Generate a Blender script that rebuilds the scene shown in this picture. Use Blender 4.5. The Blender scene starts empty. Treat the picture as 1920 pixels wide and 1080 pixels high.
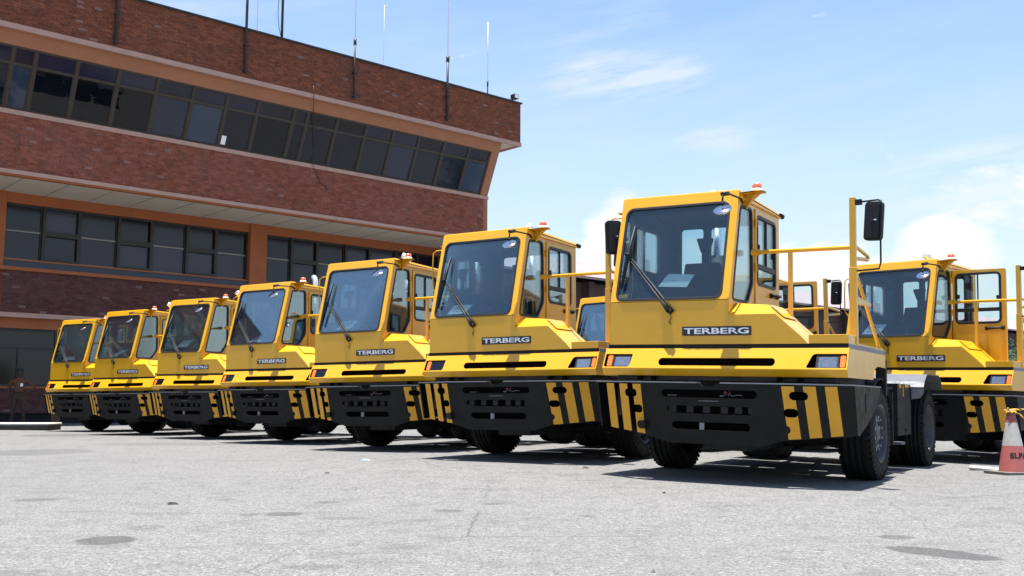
import bpy, bmesh, math, random
from mathutils import Vector, Matrix, noise
R = math.radians
random.seed(7)
SC = bpy.context.scene
COL = SC.collection

# ---------------------------------------------------------------- camera
CAM_H, FPX, PITCH, ROLL = 0.753, 1895.1, 0.11349, 0.0032
cd = bpy.data.cameras.new("camera"); cam = bpy.data.objects.new("camera", cd); COL.objects.link(cam)
cd.sensor_width = 36; cd.lens = 36*FPX/1920; cd.clip_start = .05; cd.clip_end = 6000
_r0, _u0, _f0 = Vector((1,0,0)), Vector((0,-math.sin(PITCH),math.cos(PITCH))), Vector((0,math.cos(PITCH),math.sin(PITCH)))
_r = _r0*math.cos(ROLL)+_u0*math.sin(ROLL); _u = _u0*math.cos(ROLL)-_r0*math.sin(ROLL)
cam.matrix_world = Matrix(((_r.x,_u.x,-_f0.x,0),(_r.y,_u.y,-_f0.y,0),(_r.z,_u.z,-_f0.z,CAM_H),(0,0,0,1)))
SC.camera = cam

# ---------------------------------------------------------------- light
SUN = Vector((-.030,-.022,1)).normalized()
SUN_EL = math.asin(SUN.z); SUN_AZ = math.atan2(SUN.x, SUN.y)
sl = bpy.data.lights.new("sun", 'SUN'); sl.energy = 5.0; sl.angle = R(.53); sl.color = (1,.96,.9)
so = bpy.data.objects.new("sun", sl); COL.objects.link(so); so.rotation_euler = SUN.to_track_quat('Z','Y').to_euler()
SC.view_settings.view_transform = 'Standard'; SC.view_settings.look = 'None'
SC.view_settings.exposure = 1.3; SC.view_settings.gamma = 1

# ---------------------------------------------------------------- node helper
class NT:
    def __init__(s, tree): s.t = tree; s.t.nodes.clear()
    def n(s, typ, ins={}, **kw):
        o = s.t.nodes.new(typ)
        for k, v in kw.items(): setattr(o, k, v)
        for k, v in ins.items():
            sk = o.inputs[k]
            if isinstance(v, bpy.types.NodeSocket): s.t.links.new(v, sk)
            else: sk.default_value = v
        return o
    def m(s, op, a, b=0.0, c=None, clamp=False):
        ins = {0:a, 1:b}
        if c is not None: ins[2] = c
        return s.n('ShaderNodeMath', ins, operation=op, use_clamp=clamp).outputs[0]
    def mix(s, f, a, b, bt='MIX'):
        o = s.n('ShaderNodeMix', data_type='RGBA', blend_type=bt)
        for k, v in ((0,f),(6,a),(7,b)):
            if isinstance(v, bpy.types.NodeSocket): s.t.links.new(v, o.inputs[k])
            else: o.inputs[k].default_value = v
        return o.outputs[2]
    def noise(s, vec, scale, detail=3, rough=.5, out=0):
        i = {'Scale':scale,'Detail':detail,'Roughness':rough}
        if vec is not None: i['Vector'] = vec
        return s.n('ShaderNodeTexNoise', i).outputs[out]
    def ramp(s, f, lo, hi, a=0.0, b=1.0):
        return s.n('ShaderNodeMapRange', {0:f,1:lo,2:hi,3:a,4:b}, clamp=True).outputs[0]
def c4(c): return (c[0],c[1],c[2],1)

# ---------------------------------------------------------------- sky
W = bpy.data.worlds.new("World"); SC.world = W; W.use_nodes = True
w = NT(W.node_tree)
sky = w.n('ShaderNodeTexSky', sky_type='NISHITA', sun_disc=False, sun_elevation=SUN_EL, sun_rotation=SUN_AZ, air_density=1.3, dust_density=.7, ozone_density=1.4)
gen = w.n('ShaderNodeTexCoord').outputs['Generated']
sep = w.n('ShaderNodeSeparateXYZ', {0:gen})
X, Y, Z = sep.outputs
az = w.m('ARCTAN2', X, Y)                  # radians to the right of +Y
el = w.m('ARCSINE', Z)
cv = w.n('ShaderNodeCombineXYZ', {0:az, 1:w.m('MULTIPLY', el, 2.2), 2:.0}).outputs[0]
rotv = w.n('ShaderNodeVectorRotate', {'Vector':cv, 'Angle':-.32}, rotation_type='Z_AXIS').outputs[0]
stre = w.n('ShaderNodeMapping', {'Vector':rotv, 'Scale':(2.2,7.0,1)}).outputs[0]
wisp = w.noise(stre, 2.6, 7, .62)
big = w.noise(cv, 2.3, 4, .55)
cum = w.noise(cv, 9.0, 8, .6)
def blob(a, e, ra, re, k):                 # a cloud bank in azimuth / elevation (degrees)
    dx = w.m('DIVIDE', w.m('SUBTRACT', az, R(a)), R(ra)); dy = w.m('DIVIDE', w.m('SUBTRACT', el, R(e)), R(re))
    d = w.m('ADD', w.m('MULTIPLY', dx, dx), w.m('MULTIPLY', dy, dy))
    return w.m('MULTIPLY', w.m('SUBTRACT', 1.0, d, clamp=True), k)
def addall(l):
    a = l[0]
    for b in l[1:]: a = w.m('MAXIMUM', a, b)
    return a
puff = addall([blob(6.0,8.2,2.8,4.3,1.6), blob(14.8,6.4,9.0,3.8,1.1), blob(23.6,7.2,3.8,3.2,1.2), blob(28,10.5,6,2.6,.75), blob(31,6,6,3,.8), blob(-35,9,16,5,.7), blob(-3,5,9,4,.6)])
pm = w.ramp(w.m('ADD', puff, w.m('MULTIPLY', w.m('SUBTRACT', cum, .5), 2.4)), .34, .74)
streak = addall([blob(6.5,18.2,6.0,1.9,1.0), blob(11.7,14.6,3.2,1.1,.6), blob(3,20,14,6,.28), blob(26,11.5,8,2.6,.75), blob(-25,24,20,8,.4)])
sm = w.ramp(w.m('MULTIPLY', streak, w.ramp(wisp, .38, .72)), .03, .45, 0, .50)
veil = w.m('MULTIPLY', w.ramp(w.m('MULTIPLY', wisp, big), .16, .46), .20)
hz = w.ramp(el, 0.0, R(22), .78, 0.0)
cm = w.m('MAXIMUM', w.m('MAXIMUM', pm, sm), veil)
skyc = w.mix(1.0, sky.outputs[0], (1.22,1.28,1.42,1), 'MULTIPLY')
s1 = w.mix(hz, skyc, (5.2,5.95,6.35,1))
s2 = w.mix(cm, s1, (6.6,6.7,6.8,1))
bgn = w.n('ShaderNodeBackground', {'Color':s2, 'Strength':.062})
w.n('ShaderNodeOutputWorld', {0:bgn.outputs[0]})

# ---------------------------------------------------------------- materials
M = {}
def mat(name, col, rough=.5, metal=0.0, spec=.5, coat=0.0, var=0.0, vs=6.0, bump=0.0, bs=60.0, dirt=None, **kw):
    m = bpy.data.materials.new(name); m.use_nodes = True; t = NT(m.node_tree)
    oc = t.n('ShaderNodeTexCoord').outputs['Object']
    c = c4(col)
    if var:
        nz = t.noise(oc, vs, 5, .6)
        c = t.mix(t.ramp(nz,.3,.7), c4([x*(1-var) for x in col]), c4([min(1,x*(1+var)) for x in col]))
    if dirt:
        nz = t.noise(oc, dirt[1], 7, .65)
        c = t.mix(t.ramp(nz, dirt[2], dirt[2]+.16, 0, dirt[3]), c, c4(dirt[0]))
    ins = {'Base Color':c,'Roughness':rough,'Metallic':metal,'Specular IOR Level':spec,'Coat Weight':coat,'Coat Roughness':.12}
    if var: ins['Roughness'] = t.ramp(t.noise(oc, vs*2.3, 4), .3,.7, rough*.85, min(1,rough*1.2))
    for k, v in kw.items(): ins[k] = v
    if bump:
        ins['Normal'] = t.n('ShaderNodeBump', {'Height':t.noise(oc, bs, 4), 'Strength':bump, 'Distance':.004}).outputs[0]
    b = t.n('ShaderNodeBsdfPrincipled', ins)
    t.n('ShaderNodeOutputMaterial', {0:b.outputs[0]})
    M[name] = m; return m
mat('yellow_paint', (.63,.325,.008), .30, coat=.3, var=.035, vs=1.7, bump=.25, bs=9)
mat('sticker_yellow', (.62,.30,.012), .5, var=.08, vs=5, dirt=((.1,.06,.02),14,.62,.6))
mat('bumper_black', (.0065,.0068,.0072), .55, spec=.22, var=.25, vs=4, bump=.4, bs=90)
mat('frame_black', (.010,.010,.011), .62, spec=.25, var=.2, vs=5)
mat('grey_edge', (.20,.20,.21), .55, var=.15)
mat('gasket', (.007,.007,.009), .5)
mat('rubber', (.007,.007,.007), .78, spec=.25, var=.25, vs=8, dirt=((.025,.023,.02),7,.55,.4))
mat('rim_dark', (.014,.016,.024), .38, spec=.6, var=.15)
mat('bolt_steel', (.42,.42,.44), .35, .8)
mat('galvanised', (.075,.082,.095), .55, .2, var=.15, vs=12)
mat('chrome', (.55,.56,.6), .12, 1.0)
mat('exhaust_metal', (.78,.77,.76), .28, .7, var=.05)
mat('plastic_black', (.008,.008,.010), .55, spec=.3)
mat('mirror_glass', (.7,.75,.8), .04, 1.0)
mat('amber_lens', (.85,.16,.02), .25, coat=.6)
mat('beacon_orange', (.86,.18,.07), .25, coat=.6)
mat('beacon_white', (.8,.8,.8), .3)
mat('lamp_reflector', (.95,.93,.90), .35, .15, bump=.9, bs=45)
mat('interior_dark', (.022,.029,.042), .7, var=.2)
mat('seat_cloth', (.016,.018,.022), .9)
mat('paper_white', (.86,.88,.88), .7)
mat('ink', (.12,.13,.16), .8)
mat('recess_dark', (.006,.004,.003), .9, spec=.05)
mat('badge_black', (.009,.009,.011), .35)
mat('badge_silver', (.70,.71,.76), .3, .25)
mat('emblem_red', (.25,.02,.02), .4)
mat('emblem_white', (.12,.12,.125), .4)
mat('engine_grime', (.013,.013,.014), .7, var=.3, vs=9)

def glass(name, tint, base=.0, refl=1.0, rough=.02):
    m = bpy.data.materials.new(name); m.use_nodes = True; t = NT(m.node_tree)
    fr = t.n('ShaderNodeFresnel', {'IOR':1.5}).outputs[0]
    tr = t.n('ShaderNodeBsdfTransparent', {'Color':c4(tint)}).outputs[0]
    df = t.n('ShaderNodeBsdfDiffuse', {'Color':(.12,.20,.29,1)}).outputs[0]
    a = t.n('ShaderNodeMixShader', {0:base,1:tr,2:df}).outputs[0]
    gl = t.n('ShaderNodeBsdfGlossy', {'Color':(1,1,1,1),'Roughness':rough}).outputs[0]
    mx = t.n('ShaderNodeMixShader', {0:t.m('MULTIPLY', fr, refl, clamp=True),1:a,2:gl}).outputs[0]
    t.n('ShaderNodeOutputMaterial', {0:mx}); M[name] = m
glass('cab_glass', (.80,.905,.93), .055, .8)
glass('lamp_glass', (.97,.97,.98), .02, 1.0)
glass('cab_glass_side', (.85,.93,.95), .03, .8)

def brick(name, c1, c2, mortar, patch):
    m = bpy.data.materials.new(name); m.use_nodes = True; t = NT(m.node_tree)
    oc = t.n('ShaderNodeTexCoord').outputs['Object']; s = t.n('ShaderNodeSeparateXYZ', {0:oc})
    v = t.n('ShaderNodeCombineXYZ', {0:t.m('ADD', s.outputs[0], s.outputs[1]), 1:s.outputs[2], 2:0.0}).outputs[0]
    b = t.n('ShaderNodeTexBrick', {'Vector':v,'Color1':c4(c1),'Color2':c4(c2),'Mortar':c4(mortar),'Scale':1.0,'Mortar Size':.011,'Mortar Smooth':.3,'Bias':.05,'Brick Width':.235,'Row Height':.082})
    # each brick of its own tone
    bx = t.m('FLOOR', t.m('DIVIDE', s.outputs[2], .082)); sh = t.m('MULTIPLY', t.m('MODULO', t.m('ABSOLUTE', bx), 2.0), .5)
    by = t.m('FLOOR', t.m('ADD', t.m('DIVIDE', t.m('ADD', s.outputs[0], s.outputs[1]), .235), sh))
    cell = t.n('ShaderNodeCombineXYZ', {0:by, 1:bx}).outputs[0]
    wn = t.n('ShaderNodeTexWhiteNoise', {'Vector':cell}, noise_dimensions='2D').outputs[0]
    col = t.mix(t.ramp(wn, 0, 1, .0, .8), b.outputs[0], c4([x*.45 for x in c1]))
    lite = t.m('MULTIPLY', t.m('GREATER_THAN', wn, .99), .35)
    col = t.mix(lite, col, (.38,.30,.30,1))
    pn = t.noise(oc, .55, 5, .6)
    col = t.mix(t.ramp(pn, .5, .72, 0, .55), col, c4(patch))
    p2 = t.noise(v, 3.0, 6, .7)
    col = t.mix(t.ramp(p2, .50, .66, 0, .42), col, (.035,.018,.016,1))
    col = t.mix(t.ramp(t.noise(v, 16.0, 3, .6), .52, .7, 0, .4), col, c4([x*1.7 for x in c1]))
    p3 = t.noise(t.n('ShaderNodeMapping', {'Vector':oc,'Scale':(1,1,6)}).outputs[0], 1.6, 5, .6)
    col = t.mix(t.m('MULTIPLY', t.ramp(p3, .6, .72, 0, .5), t.m('GREATER_THAN', wn, .5)), col, (.20,.12,.12,1))
    bm_ = t.n('ShaderNodeBump', {'Height':b.outputs[1], 'Strength':-.5, 'Distance':.01}).outputs[0]
    p = t.n('ShaderNodeBsdfPrincipled', {'Base Color':col,'Roughness':.85,'Specular IOR Level':.25,'Normal':bm_})
    t.n('ShaderNodeOutputMaterial', {0:p.outputs[0]}); M[name] = m
brick('brick_parapet', (.31,.093,.044), (.12,.037,.021), (.10,.062,.04), (.13,.058,.038))
brick('brick_wall', (.34,.092,.052), (.20,.060,.038), (.19,.12,.09), (.21,.095,.075))
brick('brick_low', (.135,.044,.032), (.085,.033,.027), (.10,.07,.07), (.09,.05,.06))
mat('render_peach', (.345,.155,.088), .8, spec=.2, var=.07, vs=1.2, dirt=((.22,.12,.09),2.2,.6,.35))
mat('render_orange', (.34,.115,.05), .8, spec=.2, var=.08, vs=1.5)
mat('trim_pale', (.46,.29,.23), .8, spec=.2, var=.08, vs=2.0, dirt=((.3,.18,.14),3,.58,.4))
mat('soffit_white', (.60,.55,.47), .85, spec=.2, var=.05, vs=.8)
mat('window_frame_dark', (.018,.016,.015), .5)
mat('window_frame_brown', (.036,.026,.021), .5, var=.2)
mat('transom_metal', (.22,.20,.18), .4, .4)
mat('slate_sill', (.07,.08,.10), .7)
mat('room_dark', (.02,.02,.022), .9)
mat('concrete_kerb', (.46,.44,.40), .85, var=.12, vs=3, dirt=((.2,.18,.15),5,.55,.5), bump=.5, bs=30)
mat('kerb_face', (.045,.04,.032), .9, var=.3, vs=3)  # mossy concrete, with the shade of the upright sides put into its colour
def pane(name, col, ior, rough=.03, wav=.0):
    m = bpy.data.materials.new(name); m.use_nodes = True; t = NT(m.node_tree)
    oc = t.n('ShaderNodeTexCoord').outputs['Object']
    rnd = t.n('ShaderNodeObjectInfo').outputs['Random']
    ins = {'Base Color':t.mix(t.ramp(rnd,.2,1.0), c4([x*.4 for x in col]), c4([x*1.9 for x in col])),'Roughness':rough,'IOR':ior}
    if wav: ins['Normal'] = t.n('ShaderNodeBump', {'Height':t.noise(oc, .9, 1), 'Strength':wav, 'Distance':.05}).outputs[0]
    p = t.n('ShaderNodeBsdfPrincipled', ins); t.n('ShaderNodeOutputMaterial', {0:p.outputs[0]}); M[name] = m
pane('pane_upper', (.006,.008,.013), 1.42, .015, .06)
pane('pane_blue', (.030,.044,.075), 1.45, .03)  # blue sky reflection put into the pane colour
pane('pane_transom', (.010,.010,.022), 1.45, .08)
pane('pane_lower', (.018,.018,.030), 1.45, .12, .05)
pane('pane_ground', (.010,.010,.011), 1.45, .1)
mat('antenna_dark', (.02,.02,.02), .5)
mat('antenna_pale', (.75,.72,.75), .4)
mat('roof_mauve', (.27,.20,.205), .8, var=.08, vs=.5)
mat('far_wall', (.075,.05,.05), .9, var=.2, vs=.4)
mat('far_trim', (.12,.09,.085), .9)
mat('skin_dark', (.045,.022,.015), .55)
mat('uniform_brown', (.115,.042,.020), .85, var=.15, vs=14)
mat('trouser_brown', (.06,.028,.016), .85, var=.15, vs=14)
mat('cloth_black', (.010,.010,.010), .7)
mat('cone_red', (.36,.095,.085), .55, var=.12, vs=14, dirt=((.2,.06,.05),22,.56,.5))
mat('cone_white', (.38,.37,.34), .55, var=.1, vs=14, dirt=((.3,.27,.22),22,.56,.5))
mat('cone_base', (.13,.12,.11), .8, var=.2)
mat('rope_yellow', (.70,.42,.03), .7); mat('rope_black', (.02,.02,.02), .7)
mat('board_brown', (.06,.026,.016), .8, var=.2, vs=9)
mat('leaf_dry', (.035,.03,.026), .9); mat('stone_grey', (.16,.15,.14), .9); mat('scrap_blue', (.30,.52,.75), .6)
mat('foliage', (.045,.085,.022), .6, spec=.2, var=.45, vs=1.4)
mat('foliage_dark', (.028,.046,.026), .7, spec=.15, var=.4, vs=.3)
mat('bark', (.06,.045,.03), .9)
mat('hut_grey', (.24,.23,.23), .9, var=.15, vs=.5); mat('hut_roof', (.07,.06,.065), .8)
mat('land', (.10,.115,.06), .95, var=.3, vs=.02)

# yard: worn pale concrete / asphalt with dark patches of its own
def yard_material():
    m = bpy.data.materials.new('yard_surface'); m.use_nodes = True; t = NT(m.node_tree)
    oc = t.n('ShaderNodeTexCoord').outputs['Object']
    sp = t.noise(oc, 70, 4, .8); sp2 = t.noise(oc, 26, 4, .7); mid = t.noise(oc, 3.2, 6, .7); lg = t.noise(oc, .28, 4, .6)
    vo = t.n('ShaderNodeTexVoronoi', {'Vector':oc,'Scale':78.0}, feature='F1').outputs[1]
    vv = t.n('ShaderNodeSeparateColor', {0:vo}).outputs[0]
    base = t.mix(t.ramp(sp, .38, .63), (.045,.044,.043,1), (.31,.305,.295,1))
    base = t.mix(t.ramp(vv, .0, 1.0, .0, .5), base, (.155,.152,.147,1))
    base = t.mix(t.m('MULTIPLY', t.m('GREATER_THAN', vv, .9), .4), base, (.34,.335,.32,1))
    base = t.mix(t.m('MULTIPLY', t.m('LESS_THAN', vv, .10), .5), base, (.05,.05,.05,1))
    base = t.mix(t.ramp(sp2, .42, .64, 0, .42), base, (.075,.074,.072,1))
    base = t.mix(t.ramp(t.noise(oc, 21, 3, .6), .55, .75, 0, .45), base, (.34,.335,.32,1))
    base = t.mix(t.ramp(mid, .50, .70, 0, .55), base, (.09,.09,.09,1))
    base = t.mix(t.ramp(lg, .45, .75, 0, .28), base, (.10,.10,.10,1))
    smd = t.noise(t.n('ShaderNodeMapping', {'Vector':oc,'Scale':(1.0,1.6,1),'Rotation':(0,0,.4)}).outputs[0], 1.1, 7, .68)
    base = t.mix(t.ramp(smd, .57, .66, 0, .32), base, (.07,.069,.067,1))
    crk = t.n('ShaderNodeTexVoronoi', {'Vector':t.mix(.12, oc, t.noise(oc, 2.0, 4, .6, 1)),'Scale':.33}, feature='DISTANCE_TO_EDGE').outputs[0]
    base = t.mix(t.m('MULTIPLY', t.ramp(crk, .0, .0035, .55, 0), t.ramp(lg, .42, .55)), base, (.03,.03,.03,1))
    pits = t.noise(oc, 7.0, 3, .5)
    base = t.mix(t.ramp(pits, .67, .74, 0, .5), base, (.05,.05,.05,1))
    s = t.n('ShaderNodeSeparateXYZ', {0:oc}); wob = t.m('MULTIPLY', t.m('SUBTRACT', t.noise(oc, 5, 4, .6), .5), .9)
    acc = None
    for (px, py, rx, ry, an, k) in STAINS:
        ca, sa = math.cos(an), math.sin(an)
        dx = t.m('SUBTRACT', s.outputs[0], px); dy = t.m('SUBTRACT', s.outputs[1], py)
        u = t.m('DIVIDE', t.m('ADD', t.m('MULTIPLY', dx, ca), t.m('MULTIPLY', dy, sa)), rx)
        v = t.m('DIVIDE', t.m('SUBTRACT', t.m('MULTIPLY', dy, ca), t.m('MULTIPLY', dx, sa)), ry)
        d = t.m('ADD', t.m('ADD', t.m('MULTIPLY', u, u), t.m('MULTIPLY', v, v)), wob)
        q = t.ramp(d, .75, 1.1, k, 0)
        acc = q if acc is None else t.m('MAXIMUM', acc, q)
    base = t.mix(acc, base, (.04,.04,.04,1))
    h = t.m('ADD', t.m('MULTIPLY', sp, .7), t.m('MULTIPLY', vv, .5))
    bp = t.n('ShaderNodeBump', {'Height':h, 'Strength':.55, 'Distance':.006}).outputs[0]
    p = t.n('ShaderNodeBsdfPrincipled', {'Base Color':base,'Roughness':.92,'Specular IOR Level':.15,'Normal':bp})
    t.n('ShaderNodeOutputMaterial', {0:p.outputs[0]}); M['yard_surface'] = m

# ---------------------------------------------------------------- object helpers
def ray(x, y):
    U, V = x-960, y-540; c, s = math.cos(ROLL), math.sin(ROLL)
    u, q = c*U+s*V, -s*U+c*V
    return Vector((u/FPX, math.cos(PITCH)+q/FPX*math.sin(PITCH), math.sin(PITCH)-q/FPX*math.cos(PITCH)))
def gpt(x, y, z=0.0):                       # where a sight line meets the ground
    r = ray(x, y); return r*((z-CAM_H)/r.z) + Vector((0,0,CAM_H))
def tag(o, label=None, cat=None, group=None, kind=None):
    if label: o['label'] = label
    if cat: o['category'] = cat
    if group: o['group'] = group
    if kind: o['kind'] = kind
    return o
def empty(name, loc=(0,0,0), rz=0.0):
    o = bpy.data.objects.new(name, None); COL.objects.link(o); o.location = loc; o.rotation_euler = (0,0,rz); o.empty_display_size = .2; return o
class MB:
    def __init__(s, *mats): s.bm = bmesh.new(); s.mats = list(mats)
    def _set(s, fs, mi, sm):
        for f in fs: f.material_index = mi; f.smooth = sm
    def raw(s, vs, fs, mi=0, sm=False):
        v = [s.bm.verts.new(p) for p in vs]; out = []
        for f in fs:
            try: out.append(s.bm.faces.new([v[i] for i in f]))
            except ValueError: pass
        s._set(out, mi, sm); return s
    def box(s, a, b, mi=0, mat=None):
        (x0,y0,z0),(x1,y1,z1) = a,b
        vs = [Vector(p) for p in ((x0,y0,z0),(x1,y0,z0),(x1,y1,z0),(x0,y1,z0),(x0,y0,z1),(x1,y0,z1),(x1,y1,z1),(x0,y1,z1))]
        if mat: vs = [mat@p for p in vs]
        return s.raw(vs, [(0,3,2,1),(4,5,6,7),(0,1,5,4),(1,2,6,5),(2,3,7,6),(3,0,4,7)], mi)
    def tube(s, pts, r, n=10, mi=0, sm=True, radii=None, square=False, flat=None):
        pts = [Vector(p) for p in pts]; rings = []
        if square: n = 4; sm = False
        up = None
        for i, p in enumerate(pts):
            d = (pts[min(i+1,len(pts)-1)]-pts[max(i-1,0)]).normalized()
            if up is None:
                up = Vector((0,0,1)) if abs(d.z) < .9 else Vector((0,1,0))
            a = (up - d*up.dot(d)).normalized(); up = a; b = d.cross(a)
            rr = radii[i] if radii else r
            k = math.sqrt(2) if square else 1
            rings.append([s.bm.verts.new(p + (a*math.cos(t)+b*math.sin(t))*rr*k) for t in [(j+(.5 if square else 0))*2*math.pi/n for j in range(n)]])
        fs = []
        for q, w_ in zip(rings, rings[1:]):
            for j in range(n): fs.append(s.bm.faces.new((q[j], q[(j+1)%n], w_[(j+1)%n], w_[j])))
        s._set(fs, mi, sm)
        e = [s.bm.faces.new(rings[0][::-1]), s.bm.faces.new(rings[-1])]; s._set(e, mi, False)
        return s
    def lathe(s, prof, n=32, mi=0, mat=Matrix(), sm=True, close=False):
        # prof: (radius, axial) pairs around local X axis
        rings = []
        for (r, a) in prof:
            rings.append([s.bm.verts.new(mat@Vector((a, r*math.cos(t), r*math.sin(t)))) for t in [j*2*math.pi/n for j in range(n)]] if r > 1e-6 else [s.bm.verts.new(mat@Vector((a,0,0)))])
        fs = []
        for q, w_ in zip(rings, rings[1:]):
            for j in range(n):
                k = (j+1)%n
                if len(q) == 1 and len(w_) > 1: f = (q[0], w_[k], w_[j])
                elif len(w_) == 1 and len(q) > 1: f = (q[j], q[k], w_[0])
                elif len(q) > 1: f = (q[j], q[k], w_[k], w_[j])
                else: continue
                fs.append(s.bm.faces.new(f))
        s._set(fs, mi, sm); return s
    def panel(s, outer, holes=(), fn=None, t=.02, mi=0, mib=None):
        # flat plate with holes: fn(u, v, w) -> xyz, w from 0 to t
        tmp = bmesh.new(); loops = []
        for lp in [outer]+list(holes):
            vs = [tmp.verts.new((p[0],p[1],0)) for p in lp]; es = [tmp.edges.new((vs[i], vs[(i+1)%len(vs)])) for i in range(len(vs))]
            loops.append(vs)
        bmesh.ops.triangle_fill(tmp, edges=tmp.edges[:], use_beauty=True, use_dissolve=False)
        tmp.verts.index_update()
        co = [(v.co.x, v.co.y) for v in tmp.verts]; tris = [[v.index for v in f.verts] for f in tmp.faces]
        a = [s.bm.verts.new(fn(u,v,0)) for u,v in co]; b = [s.bm.verts.new(fn(u,v,t)) for u,v in co]
        fa, fb, fs = [], [], []
        for tr in tris:
            fa.append(s.bm.faces.new([a[i] for i in tr])); fb.append(s.bm.faces.new([b[i] for i in reversed(tr)]))
        for lp in loops:
            ix = [v.index for v in lp]
            for i in range(len(ix)):
                j = (i+1)%len(ix); fs.append(s.bm.faces.new((a[ix[i]], a[ix[j]], b[ix[j]], b[ix[i]])))
        s._set(fa+fs, mi, False); s._set(fb, mi if mib is None else mib, False); tmp.free(); return s
    def build(s, name, parent=None, bevel=0.0, seg=2, recalc=True, smooth_angle=None):
        if recalc: bmesh.ops.recalc_face_normals(s.bm, faces=s.bm.faces[:])
        me = bpy.data.meshes.new(name); s.bm.to_mesh(me); s.bm.free()
        for m in s.mats: me.materials.append(M[m])
        o = bpy.data.objects.new(name, me); COL.objects.link(o)
        if parent: o.parent = parent
        if bevel:
            b = o.modifiers.new('bevel','BEVEL'); b.width = bevel; b.segments = seg; b.limit_method = 'ANGLE'; b.angle_limit = R(40); b.harden_normals = True
        return o
def rrect(x0, z0, x1, z1, r, n=5):
    out = []
    for cx, cz, a0 in ((x1-r,z1-r,0),(x0+r,z1-r,90),(x0+r,z0+r,180),(x1-r,z0+r,270)):
        for i in range(n+1): a = R(a0+90*i/n); out.append((cx+r*math.cos(a), cz+r*math.sin(a)))
    return out
def rpoly(pts, r, n=5):
    out = []; N = len(pts)
    for i in range(N):
        p, a, b = Vector(pts[i]), Vector(pts[i-1]), Vector(pts[(i+1)%N])
        rr = r[i] if isinstance(r,(list,tuple)) else r
        da, db = (a-p), (b-p); la = min(rr, da.length*.45); lb = min(rr, db.length*.45)
        A, B = p+da.normalized()*la, p+db.normalized()*lb
        for k in range(n+1):
            t = k/n; q = A*(1-t)**2 + p*2*t*(1-t) + B*t*t; out.append((q.x,q.y))
    return out
def inset(poly, d):                          # offset a convex outline inwards by d
    N = len(poly); cx = sum(p[0] for p in poly)/N; cy = sum(p[1] for p in poly)/N
    area = sum(poly[i][0]*poly[(i+1)%N][1]-poly[(i+1)%N][0]*poly[i][1] for i in range(N)); sg = 1 if area > 0 else -1
    out = []
    for i in range(N):
        a, p, b = Vector(poly[i-1]), Vector(poly[i]), Vector(poly[(i+1)%N])
        n1 = Vector((-(p-a).y, (p-a).x)); n2 = Vector((-(b-p).y, (b-p).x))
        n_ = (n1.normalized() if n1.length>1e-9 else n2.normalized()) + (n2.normalized() if n2.length>1e-9 else n1.normalized())
        n_ = n_.normalized()*sg*d; out.append((p.x+n_.x, p.y+n_.y))
    return out
def stadium(cx, cz, w_, h, n=6):
    return rrect(cx-w_/2, cz-h/2, cx+w_/2, cz+h/2, min(w_,h)/2-1e-4, n)
def cut(o, cutters):                         # subtract solids from a mesh, for good
    for c in cutters:
        md = o.modifiers.new('b','BOOLEAN'); md.operation = 'DIFFERENCE'; md.solver = 'EXACT'; md.object = c
    bpy.context.view_layer.update()
    dg = bpy.context.evaluated_depsgraph_get()
    me = bpy.data.meshes.new_from_object(o.evaluated_get(dg)); old = o.data; me.name = old.name
    o.modifiers.clear(); o.data = me
    for c in cutters: bpy.data.objects.remove(c)
def text_mesh(body, name, height, width, mats, parent=None, ext=.004, bold=.02):
    cu = bpy.data.curves.new(name, 'FONT'); cu.body = body; cu.extrude = ext/ max(height,1e-3); cu.offset = bold; cu.size = 1.0; cu.resolution_u = 3
    o = bpy.data.objects.new(name, cu); COL.objects.link(o); bpy.context.view_layer.update()
    me = bpy.data.meshes.new_from_object(o.evaluated_get(bpy.context.evaluated_depsgraph_get())); bpy.data.objects.remove(o)
    xs = [v.co.x for v in me.vertices]; ys = [v.co.y for v in me.vertices]
    x0, x1, y0, y1 = min(xs), max(xs), min(ys), max(ys)
    for v in me.vertices:
        v.co = Vector(((v.co.x-x0)/(x1-x0)*width, -v.co.z*height, (v.co.y-y0)/(y1-y0)*height))
    me.materials.clear(); me.materials.append(M[mats]); me.name = name
    for p in me.polygons: p.material_index = 0
    r = bpy.data.objects.new(name, me); COL.objects.link(r)
    if parent: r.parent = parent
    return r

# ---------------------------------------------------------------- ground heights follow the wheels of the parked trucks
POSES = [(2.0388,10.039,-.5521,-.0075,.0001,-.023),(-.0353,12.6321,-.5367,.054,-.0008,.0011),(-2.0319,15.3962,-.4987,.0375,.0026,.0091),
 (-4.3198,18.3541,-.5488,.0178,.0015,.0033),(-6.5363,21.0596,-.524,-.0047,-.0044,-.0006),(-8.9557,23.7466,-.5172,-.0181,.0043,.0071),
 (-11.1872,26.3889,-.4821,-.0168,-.0038,.0052),(5.9195,14.658,-.8166,-.0622,-.0101,-.0229),(3.933,16.821,-.678,0,0,0),(2.10,20.25,-.78,0,0,0)]
def ground_z(x, y):
    zn, wn = 0.0, .25
    for (px,py,a,zo,rx,ry) in POSES:
        c, s = math.cos(a), math.sin(a)
        lx, ly = c*(x-px)+s*(y-py), -s*(x-px)+c*(y-py)
        d2 = (lx/1.9)**2 + ((ly-2.4)/3.2)**2
        wt = math.exp(-d2*1.3)*2.2
        zn += wt*(zo+rx*max(-1,min(6,ly))+ry*max(-1.6,min(1.6,lx))); wn += wt
    return zn/wn
def yard_z(x, y):
    return ground_z(x, y) if y > 6 else ground_z(x, y)*max(0, (y-3)/3)

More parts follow.
